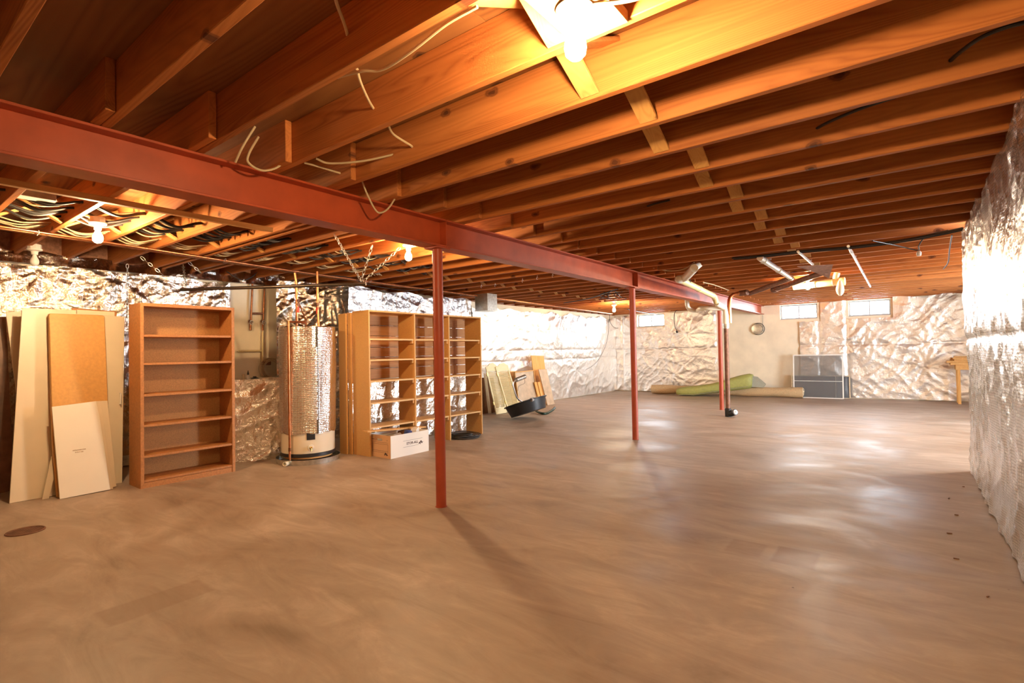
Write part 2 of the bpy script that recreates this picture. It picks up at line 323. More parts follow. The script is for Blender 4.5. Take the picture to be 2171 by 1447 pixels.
# ------------------------------------------------------------------ structure
def struct(o): o['kind']='structure'; return o
FX0,FX1,FY0,FY1=XL-.25,4.3,-3.2,YB+.25
struct(MB().box(FX0,FX1,FY0,FY1,-.15,0).build('floor',M['floor']))
wl=struct(MB().box(XL-.2,XL,FY0,YB+.2,0,2.28).build('wall_left',M['conc']))
wb=MB()
wins=[(-6.42,-5.6,1.90,2.26),(-2.58,-1.76,1.92,2.28),(-1.12,-.31,1.92,2.28)]
xs=XL
for (x0,x1,z0,z1) in wins:
    wb.box(xs,x0,YB,YB+.2,0,2.30); wb.box(x0,x1,YB,YB+.2,0,z0); wb.box(x0,x1,YB,YB+.2,z1,2.30); xs=x1
wb.box(xs,FX1,YB,YB+.2,0,2.30)
wallb=struct(wb.build('wall_back',M['conc']))
struct(MB().box(XL-.2,FX1,FY0-.2,FY0,0,2.8).build('wall_front',M['conc']))
WR=.47; RY=6.62
wr=struct(MB().box(WR,WR+.2,FY0,RY-.02,0,2.30).box(WR,FX1,RY-.2,RY-.02,0,2.30).build('wall_right',M['conc']))
struct(MB().box(FX1,FX1+.2,RY-.2,SW[0],0,2.8).box(FX1,FX1+.2,SW[1],YB+.2,0,2.8).box(FX1,FX1+.2,SW[0],SW[1],0,SW[2]).box(FX1,FX1+.2,SW[0],SW[1],SW[3],2.8).build('wall_side',M['conc']))
we=empty('window_4',(FX1+.1,(SW[0]+SW[1])/2,SW[2]),kind='structure')  # added window, out of view, stands in for strong light on the far floor
mb=MB(); x0,x1=FX1+.09,FX1+.15; y0,y1,z0,z1=SW; t=.045; ym=(y0+y1)/2
mb.box(x0,x1,y0,y1,z0,z0+t).box(x0,x1,y0,y1,z1-t,z1).box(x0,x1,y0,y0+t,z0+t,z1-t).box(x0,x1,y1-t,y1,z0+t,z1-t).build('window_frame',M['sillwood'],we,bevel=.003)
MB().box(x0+.005,x1-.005,ym-.02,ym+.02,z0+t,z1-t).build('mullion',M['sillwood'],we)
for a_,c_ in ((y0+t,ym-.02),(ym+.02,y1-t)): MB().box(x0+.028,x0+.032,a_,c_,z0+t,z1-t).build('window_pane',M['glass'],we)
struct(MB().box(FX0-.05,FX0,FY0,YB+.2,2.2,2.8).box(FX0,FX1+.2,YB+.2,YB+.3,2.28,2.8).build('trim_1',M['joist']))
for i,(x0,x1,z0,z1) in enumerate(wins):
    we=empty('window_%d'%(i+1),((x0+x1)/2,YB+.12,z0),kind='structure')
    t=.035; y0,y1=YB+.09,YB+.15
    MB().box(x0,x1,y0,y1,z0,z0+t).box(x0,x1,y0,y1,z1-t,z1).box(x0,x0+t,y0,y1,z0+t,z1-t).box(x1-t,x1,y0,y1,z0+t,z1-t).build('window_frame',M['sillwood'],we,bevel=.003)
    xm=(x0+x1)/2+.0
    MB().box(xm-.014,xm+.014,y0+.005,y1-.005,z0+t,z1-t).build('mullion',M['sillwood'],we)
    for a,c in ((x0+t,xm-.014),(xm+.014,x1-t)):
        MB().box(a,c,y0+.028,y0+.032,z0+t,z1-t).build('window_pane',M['glass'],we)
    MB().box(x0,x1,YB,YB+.09,z0-.004,z0+.008).build('window_sill',M['sillwood'],we)

# ceiling: plywood subfloor sheets, joists, bridging
ceil=empty('ceiling',(0,0,2.3),kind='structure')
JZ0,JZ1=2.30,2.533
k=0; yy=FY0
while yy<YB+.3:
    xx=FX0-(1.22 if k%2 else 0)
    while xx<FX1+.3:
        a,c=max(xx,FX0-.05)+.0015,min(xx+2.44,FX1+.25)-.0015
        if c>a: MB().box(a,c,yy+.0015,min(yy+1.22,YB+.3)-.0015,JZ1,JZ1+.018).build('plywood_sheet',M['ply'],ceil)
        xx+=2.44
    yy+=1.22; k+=1
MB().box(FX0,FX1+.2,FY0-.2,YB+.3,JZ1+.02,JZ1+.06).build('subfloor_layer',M['ply'],ceil)
JY=[2.001+.406*i for i in range(-12,32)]
def joist_mesh(x0,x1):
    mb=MB().box((x0-x1)/2,(x1-x0)/2,-.019,.019,0,JZ1-JZ0); o=mb.build('joist',M['joist'],None,bevel=.003); o.parent=ceil; o.location=((x0+x1)/2,0,0); return o
jr=None; jl=None
for i,y in enumerate(JY):
    far = y>RY-.25
    x0,x1=-3.14,(FX1 if far else WR+.15)
    if jr is None or (far and not getattr(joist_mesh,'f',False)):
        jr=joist_mesh(x0,x1); joist_mesh.f=far; o=jr
    else: o=jr.copy(); sc.collection.objects.link(o)
    o.location=((x0+x1)/2+random.uniform(-.01,.01),y,random.uniform(-.0015,.0015))
    if jl is None: jl=joist_mesh(XL-.2,-2.72); o=jl
    else: o=jl.copy(); sc.collection.objects.link(o)
    o.location=((XL-.2-2.72)/2+random.uniform(-.03,.03),y-.040,random.uniform(-.0015,.0015))
# a few doubled joists on the left
for y in (2.415,2.83):
    o=jl.copy(); sc.collection.objects.link(o); o.location=((XL-.2-2.72)/2-.3,y-.040+.075,-.002)
# wall rim above right wall, blocks on the beam between joists
for i in range(len(JY)-1):
    y0,y1=JY[i]+.019,JY[i+1]-.019
    if JY[i]<-1.4: continue
    if y1<RY-.2: MB().box(WR+.10,WR+.135,y0,y1,JZ0,JZ1).build('rim_block',M['insul'],ceil)
    MB().box(XL-.14,XL-.10,y0,y1,JZ0,JZ1).build('rim_block',M['insul'],ceil)
# bridging struts (diagonal flat pieces nailed joist to joist)
def strut(x,y0,y1,z0,z1,wd=.088):
    p=V3((x,y0,z0)); q=V3((x,y1,z1)); d=(q-p)/np.linalg.norm(q-p)
    return MB().bar(p,q,wd,.017).build('bridging_strut',M['strut'],ceil,bevel=.002)
for i in range(len(JY)-1):
    y0,y1=JY[i]+.020,JY[i+1]-.020
    if JY[i]<-1.: continue
    s=-1.06 if (i%2==1) else -.965
    strut(s,y0,y1,JZ0+.205,JZ0+.018)
    strut(s+(.10 if i%2 else -.10),y0,y1,JZ0+.03,JZ0+.21)
    if JY[i]>-.5:
        xl=-5.36+(.04 if i%2 else -.04)
        strut(xl,y0-.04,y1-.04,JZ0+.21,JZ0+.012,.06); strut(xl-.075,y0-.04,y1-.04,JZ0+.012,JZ0+.21,.06)
# ------------------------------------------------------------------ steel beam and posts
bm=empty('steel_beam',(-3.015,6,2.075),'long red oxide painted steel I-beam carrying the floor joists','beam')
bx=-3.015
def ibeam(y0,y1):
    f=.076; mb=MB(); 
    mb.box(bx-f,bx+f,y0,y1,2.285,2.2985).box(bx-f,bx+f,y0,y1,2.075,2.088).box(bx-.005,bx+.005,y0,y1,2.088,2.285); return mb
spl=[-3.1,3.02,6.75,YB-.02]
for a,c in zip(spl,spl[1:]): ibeam(a+.0015,c-.0015).build('beam_section',M['red'],bm,bevel=.002)
for y in spl[1:-1]:
    MB().box(bx+.005,bx+.074,y-.004,y+.004,2.09,2.283).build('stiffener_plate',M['red'],bm)
for i,(y,lab) in enumerate(((2.99,'nearest round red steel post under the beam'),(6.715,'middle round red steel post under the beam'),(10.85,'farthest red steel post, behind the rusty drain stack'))):
    pe=empty('support_post',(bx,y,0),lab,'post','red support posts')
    MB().lathe([(.041,.004),(.041,2.063)],(bx,y,0),28).build('pole',M['redpost'],pe,smooth=True)
    MB().box(bx-.075,bx+.075,y-.075,y+.075,2.063,2.0745).build('cap_plate',M['redpost'],pe,bevel=.002)
    MB().lathe([(.047,0),(.047,.004)],(bx,y,0),28).build('base_plate',M['redpost'],pe)

# ------------------------------------------------------------------ foil
def hash2(ix,iy,seed):
    h=(ix.astype(np.int64)*374761393+iy.astype(np.int64)*668265263+seed*1442695041)&0xffffffff
    h=((h^(h>>13))*1274126177)&0xffffffff; h=h^(h>>16); return h/4294967296.*2*np.pi
def perlin(x,y,seed=0):
    x0=np.floor(x); y0=np.floor(y); fx,fy=x-x0,y-y0; u=fx*fx*fx*(fx*(fx*6-15)+10); v=fy*fy*fy*(fy*(fy*6-15)+10)
    def gr(i,j): a=hash2(x0+i,y0+j,seed); return np.cos(a)*(fx-i)+np.sin(a)*(fy-j)
    return (gr(0,0)*(1-u)+gr(1,0)*u)*(1-v)+(gr(0,1)*(1-u)+gr(1,1)*u)*v
def ridge(u,v,ang,f,st,seed):
    c,s=math.cos(ang),math.sin(ang); a=u*c+v*s; b_=-u*s+v*c
    wx=perlin(u*1.1,v*1.1,seed+50)*.35; n=perlin(a*f/st+wx,b_*f+wx*f,seed)
    return 1-np.minimum(1,np.abs(n)*2.4)
def foil(name,label,O,U,Nn,lu,lv,mat,res=.022,amp=.03,seed=1,holes=(),gather=(),seams=(),ang=.6,cat='insulation',group=None,Vv=(0,0,1),fine=1.,topw=.03,botw=0,parent=None,vseams=()):
    O,U,Nn,Vv=map(V3,(O,U,Nn,Vv)); nu=int(lu/res)+1; nv=int(lv/res)+1
    uu,vv=np.meshgrid(np.linspace(0,lu,nu),np.linspace(0,1,nv))
    top=lv+topw*perlin(uu*2.3,uu*0,seed+9)*1.6; bot=botw*np.abs(perlin(uu*3,uu*0+4,seed+8))
    v=bot+(top-bot)*vv; u=uu
    d=amp*(.60*ridge(u,v,ang,1.9,3.6,seed)**3+.42*ridge(u,v,ang-1.0,3.2,3.2,seed+1)**3+.34*ridge(u,v,ang+.4,5.5,3.4,seed+2)**3*fine)
    d+=amp*fine*(.20*ridge(u,v,ang-.5,9,3,seed+3)**2+.11*ridge(u,v,ang+1.2,15,2.4,seed+4)**2)+amp*.6*(perlin(u*.8,v*.8,seed+5)+.5)
    for (gu,gv,ga) in gather:
        ga*=.28
        du,dv=u-gu,v-gv; r=np.hypot(du,dv); th=np.arctan2(dv,du)
        d+=ga*np.exp(-r/.5)*np.abs(np.sin(th*6+3*perlin(u*2,v*2,seed+6)))*np.minimum(1,r/.07)-ga*.7*np.exp(-(r/.05)**2)
    for sv in seams: d-=amp*.7*np.exp(-np.abs(v-sv-.02*perlin(u*1.3,u*0,seed+7))/.025)
    for su in vseams: d-=amp*1.3*np.exp(-np.abs(u-su)/.03)
    d=np.maximum(d,.004)
    Pt=O[None,None]+u[...,None]*U+v[...,None]*Vv+d[...,None]*Nn
    idx=np.arange(nu*nv).reshape(nv,nu)
    q=np.stack([idx[:-1,:-1],idx[:-1,1:],idx[1:,1:],idx[1:,:-1]],-1)
    if np.dot(np.cross(U,Vv),Nn)<0: q=q[...,::-1]
    keep=np.ones(q.shape[:2],bool); uc=(u[:-1,:-1]+u[1:,1:])/2; vc=(v[:-1,:-1]+v[1:,1:])/2
    for (a,b_,c,d_) in holes: keep&=~((uc>a)&(uc<b_)&(vc>c)&(vc<d_))
    q=q[keep].reshape(-1,4)
    me=bpy.data.meshes.new(name); off=wloc(parent) if parent else Vector((0,0,0))
    P=(Pt.reshape(-1,3)-np.array(off)).astype(np.float32)
    me.vertices.add(len(P)); me.vertices.foreach_set('co',P.ravel())
    me.loops.add(len(q)*4); me.loops.foreach_set('vertex_index',q.ravel().astype(np.int32))
    me.polygons.add(len(q)); me.polygons.foreach_set('loop_start',(np.arange(len(q))*4).astype(np.int32))
    try: me.polygons.foreach_set('loop_total',np.full(len(q),4,np.int32))
    except Exception: pass
    me.update(calc_edges=True); me.validate()
    uvl=me.uv_layers.new(name='UVMap'); UVp=np.stack([u.ravel(),v.ravel()],-1)[q.ravel()]; uvl.data.foreach_set('uv',UVp.astype(np.float32).ravel())
    me.polygons.foreach_set('use_smooth',[True]*len(me.polygons)); me.materials.append(mat)
    o=bpy.data.objects.new(name,me); sc.collection.objects.link(o)
    if parent: o.parent=parent
    return tag(o,label,cat,group)
FG='foil insulation sheets'
xw=XL+.012
# left wall, near part
foil('foil_insulation','crinkled scrim foil sheet on left wall above the leaning panels',(xw,-1.2,.02),(0,1,0),(1,0,0),4.42,2.20,M['foil'],.02,.036,3,gather=[(2.55,2.15,.06),(3.18,2.12,.07),(1.6,2.1,.05),(2.95,1.3,.05)],ang=.9,group=FG,topw=.05)
foil('foil_insulation','foil flap folded up between joist ends above left wall',(xw+.06,-1.2,2.21),(0,1,0),(1,0,0),5.6,.14,M['foil'],.02,.035,31,ang=.3,group=FG,topw=.10,Vv=(-.35,0,.94))
# low curtain by the heater
foil('foil_insulation','low golden foil curtain between bookcase and water heater',(-6.33,2.70,.0),(.38,.925,0),(.925,-.38,0),.86,.965,M['foil'],.016,.030,12,ang=1.0,group=FG,topw=.01,gather=[(.75,.93,.05)])
led=struct(MB().box(XL,-6.36,2.5,3.9,0,.945).build('trim_2',M['conc']))
# behind heater
foil('foil_insulation','bright crumpled foil behind the copper pipes over the heater',(-6.95,3.76,.02),(.33,.944,0),(.944,-.33,0),1.15,2.25,M['foil'],.014,.042,21,ang=1.0,group=FG,fine=1.5)
# soffit box over wide shelf
foil('foil_insulation','silver foil wrapped box above the three-bay shelf unit',(-6.25,4.42,1.0),(-.02,1,0),(1,0,0),2.62,1.17,M['foil_blue'],.018,.034,33,ang=.75,group=FG,topw=.05,fine=1.3)
foil('foil_insulation','foil end face of boxed out wall by the sheet metal box',(-6.28,7.02,1.0),(-.9,.43,0),(.43,.9,0),.85,1.08,M['foil_blue'],.02,.05,35,ang=1.3,group=FG,topw=.05)
foil('foil_insulation','sloping foil top of the boxed out wall over the shelves',(-6.27,4.42,2.16),(-.02,1,0),(.05,0,1),2.62,.85,M['foil_blue'],.03,.02,37,ang=1.3,group=FG,topw=.0,Vv=(-1,0,.08))
foil('foil_insulation','lower foil seen through the back of the three-bay shelf',(-5.63,3.96,.02),(0,1,0),(1,0,0),2.46,.86,M['foil'],.02,.035,39,ang=1.3,group=FG,topw=.0)
# left wall, far part
foil('foil_insulation','large white glowing foil sheet on far left wall with horizontal seam',(xw,6.9,.02),(0,1,0),(1,0,0),YB-6.95,2.15,M['foil_far'],.022,.034,41,seams=[1.24,1.0],ang=.9,group=FG,gather=[(4.6,2.1,.08),(3.0,2.1,.06),(6.9,2.1,.06),(5.3,.7,.07),(6.3,1.2,.06)],topw=.07,fine=.8)
# back wall left and right
foil('foil_insulation','wrinkled foil on back wall around the left window',(XL+.02,YB-.012,.02),(1,0,0),(0,-1,0),3.12,2.24,M['foil_far'],.022,.034,51,seams=[1.22],ang=.5,holes=[(.70,1.58,1.85,2.6)],group=FG,gather=[(2.2,1.62,.07),(.75,1.8,.05),(1.75,.5,.07)],vseams=[.25,3.0],fine=.9)
foil('foil_insulation','wrinkled foil on back wall below the right window',(-2.15,YB-.012,.02),(1,0,0),(0,-1,0),6.3,2.28,M['foil_far'],.024,.034,61,seams=[1.24],ang=.35,holes=[(-1,.45,1.82,2.6),(.98,1.88,1.84,2.6)],group=FG,gather=[(.95,1.3,.06),(2.45,.75,.08),(2.4,1.2,.06)],vseams=[.42,.98],fine=.9)
# right wall
foil('foil_insulation','tall ribbed foil sheet on the right wall beside the camera',(WR-.012,-1.8,.01),(0,1,0),(-1,0,0),RY+1.8,2.29,M['foil_right'],.020,.026,71,seams=[1.26],ang=-1.05,group=FG,gather=[(5.2,2.2,.05),(7.6,2.25,.04)],topw=.05,botw=.0,fine=.7)
foil('foil_insulation','foil turning the corner at end of right wall',(WR-.012,RY,.01),(1,0,0),(0,1,0),3.7,2.29,M['foil_right'],.03,.03,73,ang=.6,group=FG)
# ------------------------------------------------------------------ lamps
def lamp(loc,label,lit=True,box=True,mk='lit'):
    x,y,z=loc; t=empty('bulb_socket_light',loc,label,'light','bare bulb ceiling lights')
    if box: MB().lathe([(.050,0),(.052,.002),(.052,.04)],loc,8).build('junction_box',M['porc'],t)
    MB().lathe([(.057,0),(.060,-.006),(.055,-.016),(.030,-.024),(.026,-.034),(.024,-.055)],loc,28).build('porcelain_holder',M['porc'],t,smooth=True)
    MB().lathe([(.014,-.050),(.015,-.062),(.019,-.078),(.031,-.102),(.0345,-.124),(.031,-.144),(.019,-.157),(.004,-.162)],loc,20).build('glass_bulb',M[mk] if lit else M['porc'],t,smooth=True)
    return t
l1=lamp((-.80,1.405,2.285),'lit bare bulb on the joists at the top of the photo, nearest the camera',box=False)
MB().box(-.90,-.70,1.21,1.576,2.287,2.325).build('mounting_block',M['strip_y'],l1)
tube_obj('supply_cable',M['wirew'],[(-.75,1.42,2.283),(-.62,1.45,2.262),(-.5,1.50,2.29),(-.42,1.56,2.33)],.0065,l1)
lamp((-5.03,1.285,2.295),'lit bare bulb below the wire bundles at far left')
lamp((-3.90,3.47,2.30),'lit bare bulb just left of the nearest red post',box=False)
lamp((-5.27,10.75,2.25),'lit bare bulb hanging under black wires near the far left corner',mk='lit_far')
lamp((-1.22,9.15,2.265),'lit bare bulb in front of the drain pipes on the right side',mk='lit_far')
lamp((-6.55,1.19,2.28),'unlit white bulb in porcelain socket against the left foil',lit=False)
lamp((1.75,7.9,2.29),'unseen lit bulb added around the corner behind right wall',mk='lit_strong')  # out of view, added for the bright far floor
# ------------------------------------------------------------------ stringer strips, furring
st=empty('ceiling_strip',(-4.24,.6,2.28),'layered pale wood strip nailed under the left joists','wood strip')
for i,x in enumerate((-4.215,-4.24,-4.265)):
    MB().box(x-.012,x+.011,-.9,2.26-.02*i,2.262+.004*i,2.2985).build('lath',M['strip_y'],st)
# copper lines under left joists
for nm,dx,dz,mt,lab in (('copper_pipe',.0,.0,'copper','bright copper water pipe under left joists'),('dark_pipe',-.045,-.006,'oldcopper','dark tarnished pipe running beside the long copper pipe')):
    pts=[(-5.55,-.9,2.275),(-5.62,.83,2.275),(-5.96,3.1,2.272),(-6.09,4.3,2.27),(-6.27,7.07,2.27),(-6.72,13.6,2.27)]
    t=empty(nm,(-5.62,.83,2.27),lab,'pipe')
    MB().tube(smoothpath([(a+dx,b_,c+dz) for a,b_,c in pts],6),.0125,10).build('pipe_run',M[mt],t,smooth=True)
    for f in (1.05,2.6,4.7,6.9):
        xx=-5.62-(f-.83)*.118+dx; MB().torus((xx,f,2.273+dz),.0145,.003,(0,1,0),16,5).build('pipe_strap',M['porc' if f<2 else 'galv'],t)
# cables through left joists
bun=empty('cable_bundle',(-5.0,1.7,2.38),'thick bundle of black and cream cables sagging through notched left joists','cables')
random.seed(3)
for j in range(11):
    x0=-4.78-.062*j; zz=2.372+.012*(j%3); mt='wireb' if j in(0,1,3,4,6,7,9) else 'wirew'
    pts=[]
    for i,y in enumerate(JY):
        if y<-.6 or y>(5.0 if j%2 else 4.2): continue
        xx=x0+random.uniform(-.03,.03)+.0*i; pts+=[(xx,y-.04,zz),(xx+random.uniform(-.03,.03),y+.16,zz-random.uniform(.03,.075))]
    tube_obj('cable',M[mt],pts,.009 if mt=='wireb' else .0055,bun,6)
b2=empty('cable_bundle',(-5.75,1.7,2.38),'few thin cream cables sagging behind the herringbone struts','cables')
for j in range(5):
    x0=-5.68-.055*j; pts=[]
    for i,y in enumerate(JY):
        if y<-.6 or y>4.6: continue
        pts+=[(x0+random.uniform(-.02,.02),y-.04,2.37),(x0+random.uniform(-.04,.04),y+.16,2.34-random.uniform(0,.04))]
    tube_obj('cable',M['wirew'],pts,.0055,b2,6)
c=(Z(45,404,2.36)+Z(98,418,2.36))/2; jb=empty('junction_box',c,'pale rectangular metal junction box between the first left joists','junction box')
MB().obox(c,(.05,0,0),(0,.11,0),(0,0,.03)).build('box_body',M['galv'],jb,bevel=.004)
MB().obox(c-V3((0,0,.032)),(.054,0,0),(0,.114,0),(0,0,.002)).build('cover_plate',M['porc'],jb,bevel=.001)
# cables through right joists, above the beam
def cab(lab,pts,r=.0062,mt='wirew',nm='electrical_cable',grp=None):
    return tube_obj(nm,M[mt],pts,r,None,8,True,lab,'cable',grp)
cab('cream cable going up into the joist at top centre',[Z(706,-60,2.44),Z(712,0,2.44),Z(733,60,2.42),Z(744,112,2.40)])
cab('short cream cable crossing between second and third joists',[Z(757,146,2.44),Z(765,175,2.42),Z(783,215,2.40),Z(803,247,2.39)])
cab('cream cable bent back sharply beside the fourth joist',[Z(822,262,2.42),Z(835,285,2.40),Z(873,310,2.38),Z(872,319,2.38),Z(840,326,2.38),Z(770,341,2.36),Z(700,346,2.36),Z(670,336,2.38)])
cab('cream cable end poking through joist above beam',[Z(645,345,2.38),Z(672,352,2.37),Z(715,365,2.36),Z(752,376,2.36)])
cab('cream cable looping low in front of the red beam',[X(768,385,-2.83),X(780,415,-2.82),X(797,446,-2.82),X(810,450,-2.82),X(826,438,-2.82),X(845,407,-2.83)])
cab('cream cable hooked over beam near joist end',[X(548,290,-2.80),X(528,325,-2.81),X(527,345,-2.83),X(555,361,-2.84),X(585,356,-2.82),X(603,341,-2.80)])
cab('second cream cable dropping behind the red beam',[X(541,268,-2.76),X(515,310,-2.80),X(499,344,-2.86)])
cab('long slack cream cable stapled below joist at top',[Z(600,215,2.40),Z(680,176,2.385),Z(760,152,2.35),Z(810,147,2.33),Z(870,110,2.32),Z(945,52,2.33),Z(1012,14,2.34)])
cab('dark cable arching through joists at top right',[Z(1995,150,2.40),Z(2030,115,2.38),Z(2095,72,2.37),Z(2190,45,2.38),Z(2300,40,2.40)],.008,'wireb')
cab('dark cable arching between joists right of centre',[Z(1712,285,2.40),Z(1750,262,2.38),Z(1820,232,2.37),Z(1900,205,2.39)],.008,'wireb')
cab('dark cable arching through joists over the beam',[Z(1340,456,2.40),Z(1375,436,2.38),Z(1420,424,2.39)],.008,'wireb')
# black cable run under joists right
bc=empty('black_cable_run',(-.5,6.5,2.28),'heavy black cable bundle crossing under right joists','cable')
for j,(dy,dz,r) in enumerate(((0,0,.012),(.03,.004,.010),(-.025,-.008,.009),(.05,-.01,.006))):
    tube_obj('cable',M['wireb'],[(-1.62,6.42+dy,2.275+dz),(-1.3,6.46+dy,2.27+dz),(-.92,6.53+dy,2.282+dz),(-.48,6.55+dy,2.268+dz),(-.08,6.60+dy,2.28+dz),(.25,6.40+dy,2.275+dz),(.42,6.33+dy,2.285+dz)],r,bc,8)
cpl=cab('black cable loop with small white plug at right',[Z(1850,510,2.28),Z(1900,520,2.25),Z(1945,530,2.2),Z(1948,520,2.22),Z(1965,500,2.28),Z(2010,488,2.29)],.006,'wireb')
MB().lathe([(.015,0),(.022,-.02),(.018,-.05)],Z(1948,532,2.2),10).build('plug',M['porc'],cpl)
cab('single black cable end hanging beside right wall corner',[Z(2018,498,2.29),Z(2013,530,2.22),Z(2010,556,2.16),Z(2000,570,2.13)],.006,'wireb')
# ------------------------------------------------------------------ hanging rail on chains
def link_chain(lab,p,q,lw=.0125,grp='steel hanging chains',sag=0):
    p,q=V3(p),V3(q); L_=np.linalg.norm(q-p); n=max(3,int(L_/.040)); mb=MB(); d=(q-p)/L_
    a=np.cross(d,(0,0,1.)); a=a/np.linalg.norm(a) if np.linalg.norm(a)>.05 else V3((1,0,0)); b=np.cross(d,a)
    for i in range(n):
        c=p+(q-p)*(i+.5)/n-V3((0,0,sag*math.sin(math.pi*(i+.5)/n))); h=L_/n*.62; s=a if i%2 else b; pts=[]
        for t in np.linspace(0,2*math.pi,13): pts.append(c+d*h*math.cos(t)+s*lw*math.sin(t))
        mb.tube(pts,.0032,5,caps=False)
    return tag(mb.build('hanging_chain',M['galv'],None,smooth=True),lab,'chain',grp)
pR=V3((-4.41,3.345,1.95)); pL=V3((-6.15,2.285,1.95)); dd=(pR-pL)/np.linalg.norm(pR-pL)
hp=empty('hanging_pipe',pL,'dark steel pipe hung level from chains below the copper lines','pipe')
MB().tube([pL,pR],.0175,16).build('pipe_run',M['steelpipe'],hp,smooth=True)
MB().torus(pR,.0150,.003,dd,16,5).build('cut_end',M['alu'],hp)
cR=pR-dd*.05+V3((0,0,.03)); cL=pL+dd*.06+V3((0,0,.03))
link_chain('left chain of the three meeting at the hanging pipe',(-4.058,2.745,2.30),cR)
link_chain('middle chain of the three meeting at the hanging pipe',(-4.19,3.26,2.30),cR)
link_chain('right chain of the three, ending by the lit bulb',(-4.08,3.52,2.30),cR+V3((0,.03,0)))
link_chain('chain hanging straight down over foil above the tan board',X(270,560,-6.75),X(269,690,-6.75))
link_chain('slanting chain under joists left of the bookcase',(-6.39,2.0,2.29),X(345,582,-6.3))
link_chain('chain dropping to the left end of the hanging pipe',(-6.61,2.48,2.29),cL)
link_chain('short slanting chain by third left joist',X(400,556,-6.5),X(426,578,-6.5))
q=X(241,603,-6.80); MB().tube([q,X(241,603,-7.148)],.020,12).build('pipe_stub',M['steelpipe'],None,smooth=True); tag(bpy.data.objects['pipe_stub'],'short dark pipe end pointing out from left foil','pipe')
# cup hooks
HL=['leftmost','second from left','third from left','middle','fourth from right','third from right']
for i,(x,y) in enumerate(((1021,606),(1050,604),(1108,594),(1139,588),(1172,583),(1205,581))):
    c=Z(x,y,2.27); mb=MB().tube([c+V3((0,0,.032)),c+V3((0,0,.008))],.0025,6).torus(c-V3((0,0,.012)),.018,.0028,(1,0,0),12,5,arc=(-1.2,3.2))
    tag(mb.build('cup_hook',M['porc'],None,smooth=True),HL[i]+' of six white cup hooks under joists beyond nearest post' if i<4 else ('second from right' if i==4 else 'rightmost')+' of six white cup hooks under joists beyond nearest post','hook','cup hooks under the joists')
# ------------------------------------------------------------------ sheet metal box
db=empty('duct_box',(-6.2,7.5,2.0),'grey galvanized sheet metal box hanging above the wide shelves','duct')
MB().box(-6.33,-6.03,7.22,7.50,1.99,2.2985).build('duct_body',M['galv'],db,bevel=.004)
MB().box(-6.34,-6.02,7.21,7.51,1.985,2.0).build('flange',M['galv'],db)
# ------------------------------------------------------------------ upper left wall pipes
wx=XL+.05
vs=empty('valve_pipes',(wx,3.55,1.6),'pair of dark copper supply pipes with valves on the cream wall','pipes')
def PX(x,y): return X(x,y,wx)
A0,A1=PX(536,588),PX(531,700); B0,B1=PX(562,588),PX(557,700)
MB().tube([A0,A1],.014,10).tube([B0,B1],.014,10).build('riser_pipe',M['oldcopper'],vs,smooth=True)
MB().tube([PX(533,664),PX(559,664)],.014,10).build('cross_pipe',M['iron'],vs,smooth=True)
for (x,y) in ((531,681),(557,681)):
    c=PX(x,y); MB().lathe([(.02,-.02),(.026,0),(.02,.02)],c,12,(0,-1,.1)).build('valve_body',M['iron'],vs,smooth=True)
    MB().torus(c+V3((.07,-.02,-.02)),.026,.005,(1,.2,0),14,5).tube([c,c+V3((.07,-.02,-.02))],.005,6).build('valve_wheel',M['galv'],vs,smooth=True)
wp=empty('white_wall_pipe',(wx,3.5,1.1),'thin cream painted pipe with side branch on the wall','pipe')
MB().tube([PX(557,702),PX(556,768)],.011,8).tube([PX(505,744),PX(556,743)],.011,8).build('pipe_run',M['pvc'],wp,smooth=True)
c=PX(572,781)+V3((.02,0,0)); mb=MB()
for r_,o in ((.150,0),(.138,.012),(.120,.02),(.108,.03)): mb.torus(c+V3((o,0,-.01*o)),r_,.0075,(1,.0,0),36,6)
hc=empty('tubing_coil',c,'coil of clear tubing hung on the wall above the foil curtain','hose'); mb.build('coil',M['clear'],hc,smooth=True)
cc=PX(562,769); MB().box(cc[0]-.02,cc[0]+.04,cc[1]-.05,cc[1]+.07,cc[2]-.03,cc[2]+.025).build('spigot',M['iron'],hc,bevel=.01)
# objects on ledge
def ledge_pt(x,y): return Z(x,y,.946)
c=X(526,797,-6.5); bt=empty('small_bottle',(c[0],c[1],.945),'small white bottle with black cap on the ledge','bottle')
MB().lathe([(.019,0),(.02,.045),(.012,.058)],(c[0],c[1],.945),14).build('bottle_body',M['porc'],bt,smooth=True)
MB().lathe([(.011,.058),(.011,.085),(.006,.09),(.005,.11)],(c[0],c[1],.945),12).build('cap',M['black'],bt,smooth=True)
c=X(516,796,-6.5); tag(MB().lathe([(.018,.0),(.018,.06),(.012,.07)],(c[0],c[1],.945),12).build('glass_jar',M['clear'],None,smooth=True),'small clear jar beside the white bottle','jar')
c=X(540,799,-6.5); tag(MB().lathe([(.045,.0),(.05,.012),(.02,.025),(.02,.035)],(c[0],c[1],.945),12).build('plastic_puck',M['black'],None,smooth=True),'flat black cap lying on the ledge','cap')
# ------------------------------------------------------------------ water heater
hx,hy=-5.68,3.46; R_=.30
wh=empty('water_heater',(hx,hy,0),'cylindrical water heater wrapped in silver bubble foil','water heater')
MB().lathe([(R_-.03,.055),(R_-.03,.08)],(hx,hy,0),40).build('wooden_base',M['pine'],wh)
MB().lathe([(R_,.08),(R_+.006,.085),(R_+.006,.115),(R_,.12)],(hx,hy,0),56).build('bottom_ring',M['black'],wh,smooth=True)
MB().lathe([(R_-.004,.118),(R_-.003,.125),(R_-.003,1.50),(R_-.02,1.53),(.05,1.545)],(hx,hy,0),56).build('tank',M['enamel'],wh,smooth=True)
